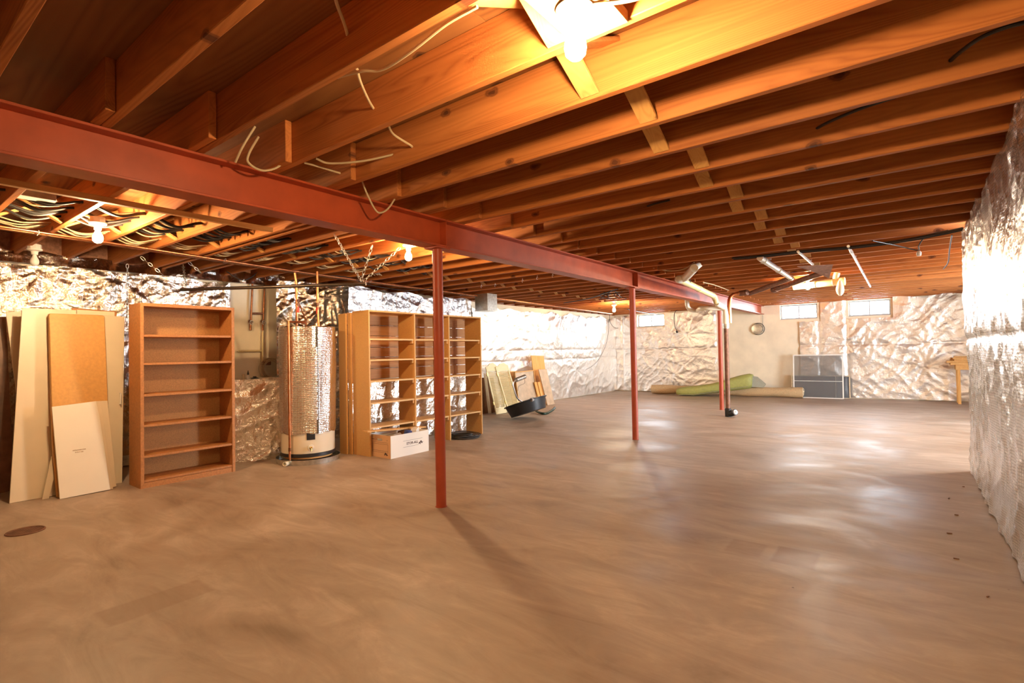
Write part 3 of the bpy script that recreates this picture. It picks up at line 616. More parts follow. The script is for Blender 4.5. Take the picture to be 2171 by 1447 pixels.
# wrap with wavy hem
mb=MB(); seg=96; rows=14
for j in range(rows+1):
    for k in range(seg):
        a=2*math.pi*k/seg; zt=.345+.006*math.sin(a*7)+.004*math.sin(a*19); z=zt+(1.555-zt)*j/rows
        rr=R_+.012+.0035*math.sin(a*5+z*3)+.003*math.sin(a*13-z*4)
        mb.v.append((hx+rr*math.cos(a),hy+rr*math.sin(a),z))
mb.f=[(j*seg+k,j*seg+(k+1)%seg,(j+1)*seg+(k+1)%seg,(j+1)*seg+k) for j in range(rows) for k in range(seg)]
mb.build('foil_wrap',M['bubble'],wh,smooth=True)
MB().lathe([(R_+.008,1.55),(R_+.004,1.565),(.04,1.575)],(hx,hy,0),56).build('top_wrap',M['foil'],wh,smooth=True)
adir=math.atan2(-hy,-hx)   # towards the room centre (camera side)
def patch(a0,a1,z0,z1,rad,m,nm,n=14):
    mb=MB()
    for z in (z0,z1):
        for k in range(n+1):
            a=a0+(a1-a0)*k/n; mb.v.append((hx+rad*math.cos(a),hy+rad*math.sin(a),z))
    for z in (z0,z1):
        for k in range(n+1):
            a=a0+(a1-a0)*k/n; mb.v.append((hx+(rad-.012)*math.cos(a),hy+(rad-.012)*math.sin(a),z))
    m1=n+1
    mb.f=[(k,k+1,m1+k+1,m1+k) for k in range(n)]+[(k+2*m1,2*m1+k+1,k+1,k) for k in range(n)]+[(m1+k,m1+k+1,3*m1+k+1,3*m1+k) for k in range(n)]+[(0,m1,3*m1,2*m1),(n,2*m1+n,3*m1+n,m1+n)]
    return mb.build(nm,m,wh,smooth=False)
patch(adir-.22,adir+.32,.50,1.32,R_+.024,M['bubble'],'wrap_patch')
patch(adir-.12,adir+.30,1.0,1.22,R_+.030,M['bubble'],'wrap_patch')
patch(adir+.30,adir+.36,.34,1.56,R_+.020,M['foil'],'wrap_seam')
patch(adir-.06,adir+.24,.275,.350,R_+.004,M['black'],'control_cover')
ca=adir+.09; cpt=V3((hx+R_*math.cos(ca),hy+R_*math.sin(ca),.185)); dr=V3((math.cos(ca),math.sin(ca),0))
MB().lathe([(.036,-.003),(.034,.005),(.01,.006)],cpt,20,dr).build('valve_collar',M['porc'],wh,smooth=True)
MB().lathe([(.018,.0),(.018,.03),(.012,.035)],cpt,14,dr).tube([cpt+dr*.028,cpt+dr*.03-V3((0,0,.035))],.01,8).build('drain_valve',M['brass'],wh,smooth=True)
# pipes on the heater
def HX(x,y,d=-5.68): return X(x,y,d)
t1=[(hx-.02,hy-.12,1.57),HX(629,650),HX(628,600),HX(625,578)]
t2=[(hx+.02,hy+.14,1.57),HX(673,650),HX(673,600),HX(672,575)]
for i,t in enumerate((t1,t2)):
    tube_obj('supply_pipe',M['copper'],t,.0135,wh,10,False)
c=HX(631,656); MB().tube([c-V3((0,0,.035)),c+V3((0,0,.035))],.0165,10).build('red_tape',M['redtape'],wh,smooth=True)
c=HX(673,658); MB().tube([c-V3((0,0,.035)),c+V3((0,0,.035))],.0165,10).build('red_tape',M['redtape'],wh,smooth=True)
for (x,y) in ((631,645),(673,645),(631,637)):
    c=HX(x,y); MB().lathe([(.018,-.02),(.024,0),(.018,.02)],c,10).build('pipe_coupling',M['iron'],wh,smooth=True)
tube_obj('bypass_pipe',M['oldcopper'],[HX(633,640),HX(646,672),HX(650,690)],.010,wh,8,False)
# relief discharge pipe down the front left
fa=adir-.62; fp=V3((hx+(R_+.035)*math.cos(fa),hy+(R_+.035)*math.sin(fa),0))
tube_obj('relief_pipe',M['copper'],[(hx-.0,hy-.02,1.60),(hx,hy-.02,1.615),(hx*.5+fp[0]*.5,hy*.5+fp[1]*.5,1.615),(fp[0],fp[1],1.61),(fp[0],fp[1],1.56),(fp[0],fp[1],1.0),(fp[0],fp[1],.5),(fp[0],fp[1],.06)],.0125,wh,10,False)
MB().tube([fp+V3((0,0,.16)),fp+V3((0,0,.20))],.0155,10).build('pipe_coupling',M['oldcopper'],wh,smooth=True)
pn=empty('drip_pan',(hx,hy,0),'round metal drip pan under the water heater with white outlet','pan')
MB().lathe([(.0,.002),(.345,.002),(.352,.055),(.358,.058),(.356,.050),(.349,-.0),(.0,.0)],(hx,hy,.001),56).build('pan_body',M['galv'],pn,smooth=True)
oa=adir-.66; od=V3((math.cos(oa),math.sin(oa),0)); oc=V3((hx,hy,.030))+od*.345
MB().lathe([(.022,.0),(.022,.03),(.026,.03),(.026,.06),(.017,.06),(.017,.02)],oc,16,od).build('drain_outlet',M['pvcw'],pn,smooth=True)
for x_,y_ in ((.0,.15),(.1,-.12)):
    pass
# ------------------------------------------------------------------ bookcase A
def board_case(root,x0,x1,ys,zs,ztop,mside,mshelf,mback=None,th=.019,toe=0,x_in=.0):
    y0,y1=ys[0],ys[-1]
    MB().box(x0,x1,y0,y1,ztop-th,ztop).build('top_panel',mside,root,bevel=.001)
    for i,y in enumerate(ys):
        a=y if i==0 else (y-th if i==len(ys)-1 else y-th/2); MB().box(x0,x1,a,a+th,0,ztop-th).build('side_panel' if i in(0,len(ys)-1) else 'divider',mside,root,bevel=.001)
    for i in range(len(ys)-1):
        a=ys[i]+(th if i==0 else th/2); c=ys[i+1]-(th if i==len(ys)-2 else th/2)
        for z in (zs[i] if isinstance(zs[0],(list,tuple)) else zs):
            MB().box(x0+.004,x1-x_in,a+.0005,c-.0005,z-th,z).build('shelf',mshelf,root,bevel=.001)
    if mback: MB().box(x0-.003,x0+.002,y0+.002,y1-.002,.02,ztop-.002).build('back_panel',mback,root)
ba=empty('bookcase',(-5.95,2.23,0),'orange brown chipboard bookcase with six open compartments','bookcase')
board_case(ba,-6.09,-5.79,[1.80,2.665],[1.455,1.185,.885,.595,.305,.075],1.755,M['chip_dark'],M['chip_dark'],M['chip_back'],.022)
MB().box(-5.80,-5.788,1.822,2.643,0,.05).build('toe_kick',M['chip_dark'],ba)
MB().box(-5.789,-5.780,1.80,1.828,0,1.755).box(-5.789,-5.780,2.637,2.665,0,1.755).box(-5.789,-5.780,1.828,2.637,1.725,1.755).build('face_frame',M['chip_dark'],ba)
# ------------------------------------------------------------------ shelf unit B
bb=empty('shelving_unit',(-5.32,5.0,0),'wide raw chipboard shelving unit with three bays and loose shelves','shelves')
zs=[[1.42,1.165,.905,.64,.345]]*3
board_case(bb,-5.50,-5.18,[3.96,4.70,5.345,6.04],zs,1.765,M['chip'],M['chip_edge'],None,.020,x_in=.012)
for b_i,(a,c) in enumerate(((3.98,4.69),(4.71,5.335),(5.355,6.02))):
    for z in zs[0]:
        for yy in (a+.001,c-.021): MB().box(-5.46,-5.20,yy,yy+.020,z-.060,z-.0205).build('shelf_cleat',M['chip_edge'],bb)
MB().box(-5.55,-5.502,3.93,3.955,0,1.74).build('end_board',M['chip'],bb)
# second panel beside the unit
tag(MB().box(-5.70,-5.555,3.90,3.925,0,1.74).build('loose_side_board',M['chip'],None,bevel=.002),'narrow chipboard strip standing behind left end of shelving','board')
# planks behind the unit
pk=empty('plank_panel',(-5.66,5.0,0),'horizontal knotty planks standing behind the shelving unit','panel')
zz=.905
for i,hgt in enumerate((.14,.15,.13,.15,.14,.15)):
    MB().box(-5.65,-5.63,3.98,6.42,zz,zz+hgt-.006).build('plank',M['plank'],pk,bevel=.002); zz+=hgt
for y in (4.05,4.95,5.95): MB().box(-5.68,-5.65,y-.03,y+.03,0,1.72).build('upright',M['pinez'],pk)
# loose plank and box
p0,p1=X(774,914,-5.10),X(898,904,-5.10)
tag(MB().bar(p0,p1,.10,.016).build('loose_plank',M['pine'],None,bevel=.001),'thin bare plank lying across the white storage box','plank')
bx0,by0,bx1,by1=-5.26,4.01,-4.86,4.62; bh=.265
box=empty('storage_box',(-5.06,4.3,0),'open white cardboard storage box with printed sides, filled with odds','box')
t=.004
def bwall(a,b_,c,d,nm,m): return MB().prism([a,b_,c,d],V3((0,0,0))).build(nm,m,box)
MB().box(bx1-t,bx1,by0,by1,0,bh).build('front_panel',M['card'],box)
MB().box(bx0,bx0+t,by0,by1,0,bh).build('rear_panel',M['card'],box)
MB().box(bx0,bx1,by1-t,by1,0,bh).build('end_panel',M['card'],box)
# left end with hand hole
hy0=by0; xm=(bx0+bx1)/2
MB().box(bx0+t,bx1-t,hy0,hy0+t,0,bh*.74).box(bx0+t,xm-.045,hy0,hy0+t,bh*.74,bh*.84).box(xm+.045,bx1-t,hy0,hy0+t,bh*.74,bh*.84).box(bx0+t,bx1-t,hy0,hy0+t,bh*.84,bh).build('handle_panel',M['kraft'],box)
MB().box(bx0+t,bx1-t,by0+t,by1-t,0,.004).build('box_bottom',M['kraft'],box)
def text(s,size,loc,xdir,ydir,m,parent,nm='lettering',ext=.0006,bold=0):
    cu=bpy.data.curves.new(nm,'FONT'); cu.body=s; cu.size=size; cu.extrude=ext; cu.align_x='CENTER'; cu.align_y='CENTER'; cu.offset=bold; cu.resolution_u=2
    o=bpy.data.objects.new(nm,cu); sc.collection.objects.link(o); dg=bpy.context.evaluated_depsgraph_get(); me=bpy.data.meshes.new_from_object(o.evaluated_get(dg)); bpy.data.objects.remove(o)
    xd,yd=Vector(xdir).normalized(),Vector(ydir).normalized(); zd=xd.cross(yd)
    mt=Matrix(((xd.x,yd.x,zd.x,loc[0]),(xd.y,yd.y,zd.y,loc[1]),(xd.z,yd.z,zd.z,loc[2]),(0,0,0,1)))
    off=wloc(parent); mt=Matrix.Translation(-off)@mt; me.transform(mt); me.materials.clear(); me.materials.append(m)
    ob=bpy.data.objects.new(nm,me); sc.collection.objects.link(ob); ob.parent=parent; return ob
fxp=bx1+.0008
text('STOR-ALL',.042,(fxp,by0+.335,.142),(0,1,0),(0,0,1),M['ink'],box,bold=.0008)
MB().box(bx1,bx1+.0008,by0+.19,by0+.50,.178,.1805).box(bx1,bx1+.0008,by0+.19,by0+.44,.104,.1065).build('printed_rules',M['ink'],box)
mb=MB(); # small turtle-like squiggle mark
for (dy,dz,r_) in ((.455,.125,.012),(.475,.137,.014),(.49,.124,.010),(.44,.118,.006),(.505,.130,.005),(.465,.110,.006)): mb.lathe([(r_,0),(r_,.0008)],(bx1,by0+dy,dz),10,(1,0,0))
mb.build('printed_mark',M['ink'],box)
yf=by0-.0008
mb=MB()
for z in (.178,.158,.078,.060): mb.box(bx0+.06,bx1-.05,yf,by0,z,z+.0025)
for x_ in (bx0+.06,bx1-.052): mb.box(x_,x_+.0025,yf,by0,.060,.158)
mb.build('printed_form',M['ink'],box)
mb=MB()
for (dx,dz,r_) in ((.055,.040,.012),(.075,.052,.014),(.09,.038,.009),(.04,.036,.006)): mb.lathe([(r_,0),(r_,.0008)],(bx1-dx-.02,by0,dz),10,(0,-1,0))
mb.box(bx0+.055,bx0+.10,yf,by0,.208,.214).box(bx1-.07,bx1-.058,yf,by0,.205,.211)
mb.build('printed_mark',M['ink'],box)
def thingmesh(nm,mb,m,lab,cat,**k): return tag(mb.build(nm,m,None,**k),lab,cat)
thingmesh('cloth_roll',MB().lathe([(.02,0),(.045,.01),(.048,.12),(.03,.13)],(-4.98,4.36,.155),14,(.1,.15,1)),M['blue'],'dark blue cloth bundle inside the white box','cloth',smooth=True)
thingmesh('paper_carton',MB().obox((-4.95,4.47,.22),(.03,.02,0),(-.03,.05,.01),(0,0,.075)),M['card'],'small pale carton standing inside the white box','carton',bevel=.003)
thingmesh('paper_bag',MB().obox((-5.06,4.22,.18),(.07,.02,.01),(-.03,.09,.0),(0,0,.07)),M['grey'],'crumpled grey paper bag inside the white box','bag',bevel=.02)
thingmesh('brown_book',MB().obox((-5.10,4.43,.235),(.05,.02,.01),(-.02,.07,.0),(0,0,.035)),M['brownpanel'],'brown book lying at the back of the white box','book',bevel=.004)
thingmesh('plastic_tray',MB().obox((-4.99,4.17,.10),(.09,.0,.0),(0,.12,.0),(0,0,.09)),M['poly'],'clear plastic tray at left end inside the white box','tray',bevel=.01)
# cable heap under bay 3
mb=MB(); random.seed(11)
for i in range(9):
    mb.torus((-5.16+random.uniform(-.05,.05),5.60+random.uniform(-.06,.06),.012+i*.005),random.uniform(.13,.22),.007,(random.uniform(-.08,.08),random.uniform(-.08,.08),1),30,6)
tag(mb.build('cable_coil',M['wireb'],None,smooth=True),'flat coil of black cable under the right shelf bay','cable')
# ------------------------------------------------------------------ leaning boards at the left
def leanpts(poly,Xb,t):
    out=[]
    for x,y in poly:
        d=ray(x,y); s=(Xb-t*EYE)/(d[0]+t*d[2]); p=EYEP+d*s; p[2]=max(p[2],.002); out.append(p)
    return out
def lean(nm,lab,cat,poly,Xb,t,th,m,root=None,bevel=.0015):
    P=leanpts(poly,Xb,t); n=V3((-1,0,-t)); n/=np.linalg.norm(n); n=n*th; n[2]=0
    return tag(MB().prism(P,n).build(nm,m,root,bevel=bevel),lab,cat,None)
lean('brown_board','dark brown wood panel cut off by the left edge of the photo','panel',[(-90,668),(13,671),(30,1038),(-60,1062)],-6.62,.10,.03,M['brownpanel'])
lean('cream_board','tilted cream panel half hidden at the far left of the stack','panel',[(12,661),(78,658),(98,1000),(62,1035)],-6.42,.13,.018,M['cream'])
lean('brown_board','thin dark brown board edge peeking above the rear panels','board',[(153,652),(248,660),(240,1026),(170,1036)],-6.40,.13,.012,M['chip_dark'])
dr_=empty('cupboard_door',leanpts([(240,1030)],-6.24,.10)[0],'cream door panel with small white pull handle, rightmost in the stack','door')
lean('door_leaf',None,None,[(150,664),(264,671),(259,1027),(160,1046)],-6.245,.115,.018,M['cream'],dr_)
hpn=leanpts([(254,835),(257,835),(258,855),(255,855)],-6.235,.115)
hb=leanpts([(256,833),(256,856)],-6.21,.115)
MB().tube([hb[0]-V3((.022,0,0)),hb[0],hb[1],hb[1]-V3((.022,0,0))],.006,8).build('pull_handle',M['porc'],dr_,smooth=True)
lean('cream_board','wide cream panel with a paler outline, leaning at left','panel',[(47,652),(162,657),(125,1052),(20,1067)],-6.19,.135,.018,M['cream'])
lean('cream_board','cream panel top showing between tan board and door panel','panel',[(163,656),(243,661),(246,1029),(163,1040)],-6.285,.115,.016,M['cream'])
lean('wood_offcut','narrow cream offcut leaning diagonally at the stack foot','offcut',[(109,967),(114,1013),(104,1059),(89,1060)],-6.10,.13,.012,M['cream'])
lean('tan_board','tall tan hardboard panel with rounded corners','board',[(106,664),(104,668),(112,940),(122,1057),(236,1036),(222,671),(218,668)],-6.055,.16,.055,M['hard'],bevel=.004)
lean('cream_strip','cream board edge second from the right behind white panel','board',[(207,850),(228,849),(247,1030),(225,1036)],-6.045,.155,.008,M['cream'])
lean('cream_strip','cream board edge just behind the short white panel','board',[(203,850),(213,850),(240,1036),(220,1038)],-6.012,.15,.012,M['cream'])
fpn=empty('white_board',leanpts([(180,1050)],-5.98,.155)[0],'short white panel with tiny printed stamp, frontmost of the stack','board')
lean('board_leaf',None,None,[(110,862),(204,850),(211,882),(217,920),(222,952),(234,1037),(127,1061)],-5.985,.155,.018,M['white'],fpn)
sp=leanpts([(168,953),(168,957.5)],-5.985,.155); n_=V3((1,0,.155)); n_/=np.linalg.norm(n_)
ydir=V3((-.155,0,1)); 
text('APPROVED FOR',.0135,sp[0]+n_*.0012,(0,1,0),ydir,M['inkb'],fpn,'stamp_lettering')
text('SHELF USE',.0135,sp[1]+n_*.0012,(0,1,0),ydir,M['inkb'],fpn,'stamp_lettering')
# ------------------------------------------------------------------ items right of the shelving
def shutter(lab,bl,br,tr,tl,Xb,t,first=None):
    # bl.. are pixels of the panel corners; returns root with frame, slats, hinges
    P=leanpts([bl,br,tr,tl],Xb,t); root=empty('louvered_shutter',P[0],lab,'shutter','cream louvered shutters')
    B0,B1,T1,T0=P; B0[2]=B1[2]=.004
    U=(B1-B0); Lw=np.linalg.norm(U); U/=Lw; W_=((T0-B0)+(T1-B1))/2; H_=np.linalg.norm(W_); W_/=H_; Nn=np.cross(U,W_); Nn/=np.linalg.norm(Nn)
    if Nn[0]<0: Nn=-Nn
    def pt(u,v,n=0): return B0+U*u+W_*v+Nn*n
    th=.022; s=.035
    def slab(u0,u1,v0,v1,n0,n1,nm,m=M['shutter']):
        return MB().prism([pt(u0,v0,n0),pt(u1,v0,n0),pt(u1,v1,n0),pt(u0,v1,n0)],Nn*(n1-n0)).build(nm,m,root,bevel=.002)
    slab(0,s,0,H_,0,th,'stile'); slab(Lw-s,Lw,0,H_,0,th,'stile'); slab(s,Lw-s,0,.13,0,th,'rail'); slab(s,Lw-s,H_-.09,H_,0,th,'rail')
    # shaped top
    MB().prism([pt(0,H_,0),pt(Lw,H_,0),pt(Lw,H_+.02,0),pt(Lw*.72,H_+.085,0),pt(Lw*.45,H_+.07,0),pt(Lw*.2,H_+.02,0)],Nn*th).build('shaped_top',M['shutter'],root)
    n=26; v0,v1=.135,H_-.095; me=None
    for i in range(n):
        v=v0+(v1-v0)*(i+.5)/n; c=pt(Lw/2,v,th*.45)
        if me is None:
            o=MB().obox(c,U*(Lw/2-s),W_*.010+Nn*-.012,Nn*.0022+W_*.0015).build('slat',M['shutter'],root); me=o; c0=c
        else:
            o=me.copy(); sc.collection.objects.link(o); o.parent=root; o.location=tuple(c-c0)
    for v in (.22,H_-.15):
        c=pt(-.004,v,th*.6); MB().obox(c,U*.016,W_*.035,Nn*.012).build('hinge',M['brass'],root,bevel=.002)
    return root
shutter('left cream louvered shutter standing beside the shelving unit',(1051,878),(1074,875),(1052,775),(1028,780),-6.52,.17)
shutter('right cream louvered shutter partly behind the black tub',(1077,874),(1103,868),(1072,774),(1053,781),-6.50,.17)
lean('narrow_board','thin cream board edge behind the left shutter','board',[(1036,876),(1042,876),(1032,795),(1026,790)],-6.66,.12,.012,M['cream'])
lean('rough_panel','rough brown panel in shadow right of the shelving unit','panel',[(1022,878),(1060,874),(1046,800),(1018,800)],-6.80,.05,.012,M['ply'])
lean('pine_board','tall orange pine board with screw holes behind the frame','board',[(1141,861),(1164,858),(1153,754),(1126,753)],-6.83,.10,.018,M['pinez'])
lean('pine_board','pale pine board edge left of the framed panel','board',[(1088,860),(1108,860),(1096,786),(1077,787)],-6.80,.10,.018,M['pinez'])
fr=empty('framed_panel',leanpts([(1120,862)],-6.66,.12)[0],'beige panel in a pine wood frame leaning on the wall','frame')
FP=leanpts([(1101,866),(1140,861),(1131,785),(1091,789)],-6.665,.12); Nf=V3((1,0,.12)); Nf/=np.linalg.norm(Nf)
for a,b_ in ((0,1),(1,2),(2,3),(3,0)): MB().bar(FP[a],FP[b_],.022,.03,Nf).build('frame_rail',M['pine'],fr,bevel=.002)
MB().prism([p-Nf*.004 for p in FP],-Nf*.006).build('panel_face',M['tile'],fr)
for i,(x_,xt) in enumerate(((1148,1135),(1154,1142))):
    lean('narrow_lath','thin pine lath %s the framed panel and beige board'%('nearer the frame between' if i==0 else 'nearer the board between'),'lath',[(x_-2,861),(x_+3,860),(xt+3,809),(xt-2,810)],-6.62+.02*i,.12,.02,M['pinez'])
lean('tile_board','narrow beige veined board rightmost in the leaning group','board',[(1161,860),(1176,856),(1159,782),(1142,783)],-6.60,.14,.015,M['tile'])
# black tub, tilted, with hose and lamp-like arm
tb=empty('black_tub',Z(1085,878),'shallow round black plastic tub propped on a tilt with hose','tub')
ct=Z(1114,852,.30); ax=V3((-.30,-.05,.93)); ax/=np.linalg.norm(ax)
MB().lathe([(.0,.0),(.33,.0),(.385,.19),(.41,.195),(.41,.21),(.378,.205),(.32,.015),(.0,.015)],ct-ax*.2,40,ax).build('tub_body',M['black'],tb,smooth=True)
c=ct-ax*.02; arm=[c,X(1098,845,ct[0]),X(1090,825,ct[0]),X(1088,812,ct[0]),X(1096,803,ct[0])]
tube_obj('pump_arm',M['alu'],arm,.012,tb)
MB().tube([X(1094,805,ct[0]),X(1112,798,ct[0])],.040,16).build('pump_head',M['galv'],tb,smooth=True)
e_=X(1113,798,ct[0]); MB().torus(e_,.032,.008,(.2,.9,.1),16,6).build('pump_ring',M['iron'],tb,smooth=True)
tube_obj('pump_wire',M['wireb'],[X(1112,803,ct[0]),X(1112,812,ct[0]),X(1100,818,ct[0]),X(1098,828,ct[0])],.003,tb)
tube_obj('drain_hose',M['hose'],[Z(1126,856,.16),Z(1131,864,.09),Z(1138,871,.05),Z(1150,876,.026),Z(1160,875,.028),Z(1171,869,.06),Z(1176,864,.085)],.024,tb,12)
MB().lathe([(.055,0),(.06,.05),(.03,.07)],Z(1122,870)+V3((0,0,.002)),16).build('pump_base',M['poly'],tb,smooth=True)
MB().obox(X(1128,846,ct[0]+.3),(.03,0,0),(0,.03,.01),(0,0,.03)).build('hose_clamp',M['alu'],tb,bevel=.005)
# wires on the far left corner
wy=XL+.14
cab('black cable looping down in the far left corner',[X(1293,665,wy),X(1293,680,wy),X(1300,692,wy),X(1310,695,wy),X(1320,688,wy),X(1325,668,wy)],.006,'wireb')
cab('long thin black cable curving down the far left foil',[X(1291,676,wy),X(1290,700,wy),X(1286,725,wy),X(1275,752,wy),X(1260,772,wy),X(1241,784,wy)],.005,'wireb')
tg=empty('wire_tangle',Z(1290,610,2.2),'tangle of loose black wires above the far left bulb','wires'); random.seed(5)
for i in range(7):
    c=Z(1272+8*i,620+random.uniform(-6,6),2.29); pts=[c]
    for j in range(3): pts.append(c+V3((random.uniform(-.12,.12),random.uniform(-.25,.25),-.03-.05*j)))
    tube_obj('loose_wire',M['wireb'],pts,.006,tg)
cab('black cable along far joists to the corner bulb',[Z(1195,642,2.27),Z(1250,632,2.27),Z(1310,612,2.28)],.010,'wireb')
cab('black cable with taped plug hanging on back foil',[Y(1447,652,YB-.1),Y(1432,660,YB-.1),Y(1429,672,YB-.1),Y(1430,690,YB-.1),Y(1434,700,YB-.1)],.008,'wireb')
c=Y(1435,703,YB-.1); thingmesh('wire_plug',MB().obox(c,(.02,0,.01),(0,.02,0),(-.01,0,.03)),M['black'],'taped black plug at end of hanging back cable','plug',bevel=.006)
cab('dark cable running under back joists behind the post',[Z(1330,655,2.27),Z(1370,663,2.26),Z(1420,668,2.26)],.010,'wireb')
cab('black cable draped across the silver foil box',[X(690,583,-6.12),X(740,588,-6.10),X(790,605,-6.08),X(860,615,-6.08),X(905,612,-6.08),X(925,604,-6.08)],.005,'wireb')
cab('black cable drooping above the cream wall',[X(480,575,-6.9),X(500,588,-6.9),X(517,594,-6.9),X(535,586,-6.9),X(545,577,-6.9)],.006,'wireb')
# ------------------------------------------------------------------ drain stack, pvc
sx,sy=-2.615,9.80
ds=empty('drain_stack',(sx,sy,0),'rusty vertical drain pipe with black cleanout at the floor','pipe')
MB().tube([(sx,sy,.12),(sx,sy,1.60)],.040,18).build('stack_pipe',M['iron'],ds,smooth=True)
MB().lathe([(.05,1.58),(.052,1.60),(.052,1.66),(.05,1.67)],(sx,sy,0),18).build('hub_clamp',M['galv'],ds,smooth=True)
MB().lathe([(.056,0.0),(.058,.13),(.048,.15)],(sx,sy,.002),18).tube([(sx,sy,.05),(sx+.06,sy-.02,.06),(sx+.12,sy-.05,.085)],.052,16).build('cleanout_fitting',M['black'],ds,smooth=True)
cd=V3((.75,-.55,.35)); cd/=np.linalg.norm(cd)
MB().lathe([(.055,0),(.055,.03),(.03,.032)],V3((sx+.115,sy-.048,.085)),18,cd).build('cleanout_ring',M['black'],ds,smooth=True)
MB().lathe([(.044,.03),(.040,.042),(.012,.043),(.012,.055)],V3((sx+.115,sy-.048,.085)),18,cd).build('cleanout_cap',M['porc'],ds,smooth=True)
pv=empty('pvc_drain',(sx,sy,1.67),'yellowed PVC drain line elbowing down onto the rusty stack','pipe')
top=V3((sx,sy,1.66)); w1=V3((sx,sy,1.98)); cpt=Y(1515,628,9.55); bpt=Z(1440,592,2.19); apt=Z(1472,568,2.235); ap2=Z(1482,560,2.33)
def pipe_path(P,r,m,root,nm): return MB().tube(P,r,18).build(nm,m,root,smooth=True)
pipe_path([top,V3((sx,sy,1.80)),w1-V3((.02,0,.03)),cpt+V3((.02,.04,-.12))],.052,M['pvcw'],pv,'wye_fitting')
pipe_path([cpt+V3((.02,.04,-.12)),cpt+V3((.0,.0,-.02)),cpt+(bpt-cpt)*.05],.050,M['pvc'],pv,'elbow')
pipe_path([cpt+(bpt-cpt)*.05,cpt+(bpt-cpt)*.5],.046,M['pvc'],pv,'drain_run'); pipe_path([cpt+(bpt-cpt)*.5,bpt],.046,M['pvc'],pv,'drain_run')
MB().tube([cpt+(bpt-cpt)*.47,cpt+(bpt-cpt)*.53],.051,18).build('coupling',M['pvc'],pv,smooth=True)
dv=(bpt-cpt)/np.linalg.norm(bpt-cpt)
pipe_path(smoothpath([bpt-dv*.06,bpt+dv*.03,bpt+V3((.09,-.02,.015)),apt],5),.052,M['pvcw'],pv,'elbow')
pipe_path([apt,ap2,ap2+V3((.05,.02,.15))],.046,M['pvcw'],pv,'riser')
MB().torus(bpt+V3((.14,.0,.0)),.055,.004,(1,.1,.3),18,5).build('pipe_hanger',M['wireb'],pv,smooth=True)
q1=X(1457,640,-3.42); 
p2=empty('pvc_branch',q1,'white PVC branch passing under the steel beam','pipe')
pipe_path(smoothpath([(q1[0],q1[1],2.29),(q1[0],q1[1],2.08),(q1[0]+.04,q1[1]+.05,1.99),(q1[0]+.14,q1[1]+.15,1.97),(-3.0,9.72,1.965),(sx-.03,sy,1.94)],5),.040,M['pvcw'],p2,'branch_run')
for c in ((q1[0]+.14,q1[1]+.15,1.97),(q1[0]+.26,q1[1]+.27,1.97)): MB().torus(c,.043,.005,(1,1,0),16,5).build('pipe_strap',M['galv'],p2,smooth=True)
cp=empty('copper_elbow_pipe',(-2.60,10.1,2.0),'reddish brown pipe elbowing up behind the PVC wye','pipe')
MB().tube(smoothpath([(-2.585,9.93,1.68),(-2.585,9.93,1.98),(-2.57,9.95,2.13),(-2.50,9.98,2.20),(-2.38,10.02,2.215)],5),.036,14).build('pipe_run',M['copper'],cp,smooth=True)
i1=empty('iron_drain',(-2.3,10.0,2.2),'dark iron drain pipe sloping along joists left of the bulb','pipe')
MB().tube([(-2.40,10.02,2.215),Z(1590,622,2.22),Z(1672,591,2.24)],.040,16).build('pipe_run',M['iron'],i1,smooth=True)
MB().lathe([(.05,0),(.05,.16)],(-2.42,10.03,2.213),16,(1,-.45,.01)).build('hub',M['iron'],i1,smooth=True)
i2=empty('iron_drain',Z(1640,614,2.2),'dark iron pipe ending in a flared hub behind the bulb','pipe')
a_,b_=Z(1640,614,2.19),Z(1752,575,2.24)
MB().tube([a_,b_],.040,16).build('pipe_run',M['iron'],i2,smooth=True)
MB().tube([a_,a_+(b_-a_)*.09],.052,16).build('hub',M['iron'],i2,smooth=True)
fan=leanpts; P=[Z(1690,565,2.26),Z(1766,561,2.27),Z(1758,590,2.17),Z(1730,578,2.22)]
thingmesh('sheet_scrap',MB().prism(P,(0,0,.006)),M['iron'],'dark curved metal scrap above the iron pipe','scrap')
p3=empty('pvc_cleanout',Z(1790,596,2.17),'large yellow PVC pipe with open hub right of the bulb','pipe')
a_,b_=Z(1682,608,2.17),Z(1788,596,2.19)
MB().tube([a_,b_],.050,18).build('pipe_run',M['pvc'],p3,smooth=True)
dv=(b_-a_)/np.linalg.norm(b_-a_)
MB().lathe([(.056,-.05),(.062,-.04),(.062,.02),(.05,.025)],b_,18,dv).build('hub',M['pvc'],p3,smooth=True)
for f in (.45,.8): MB().torus(a_+(b_-a_)*f,.054,.005,dv,18,5).build('pipe_strap',M['galv'],p3)
e_=a_+(b_-a_)*.86; MB().tube(smoothpath([e_,e_+V3((0,.0,.07)),e_+V3((.02,.0,.14))],4),.042,14).build('tee_riser',M['pvc'],p3,smooth=True)
c=Z(1781,608,2.10); thingmesh('plastic_bag',MB().lathe([(.01,.10),(.03,.07),(.05,.0),(.055,-.05),(.04,-.10),(.015,-.13)],c,12),M['poly'],'clear plastic bag tied under the yellow pipe','bag',smooth=True)
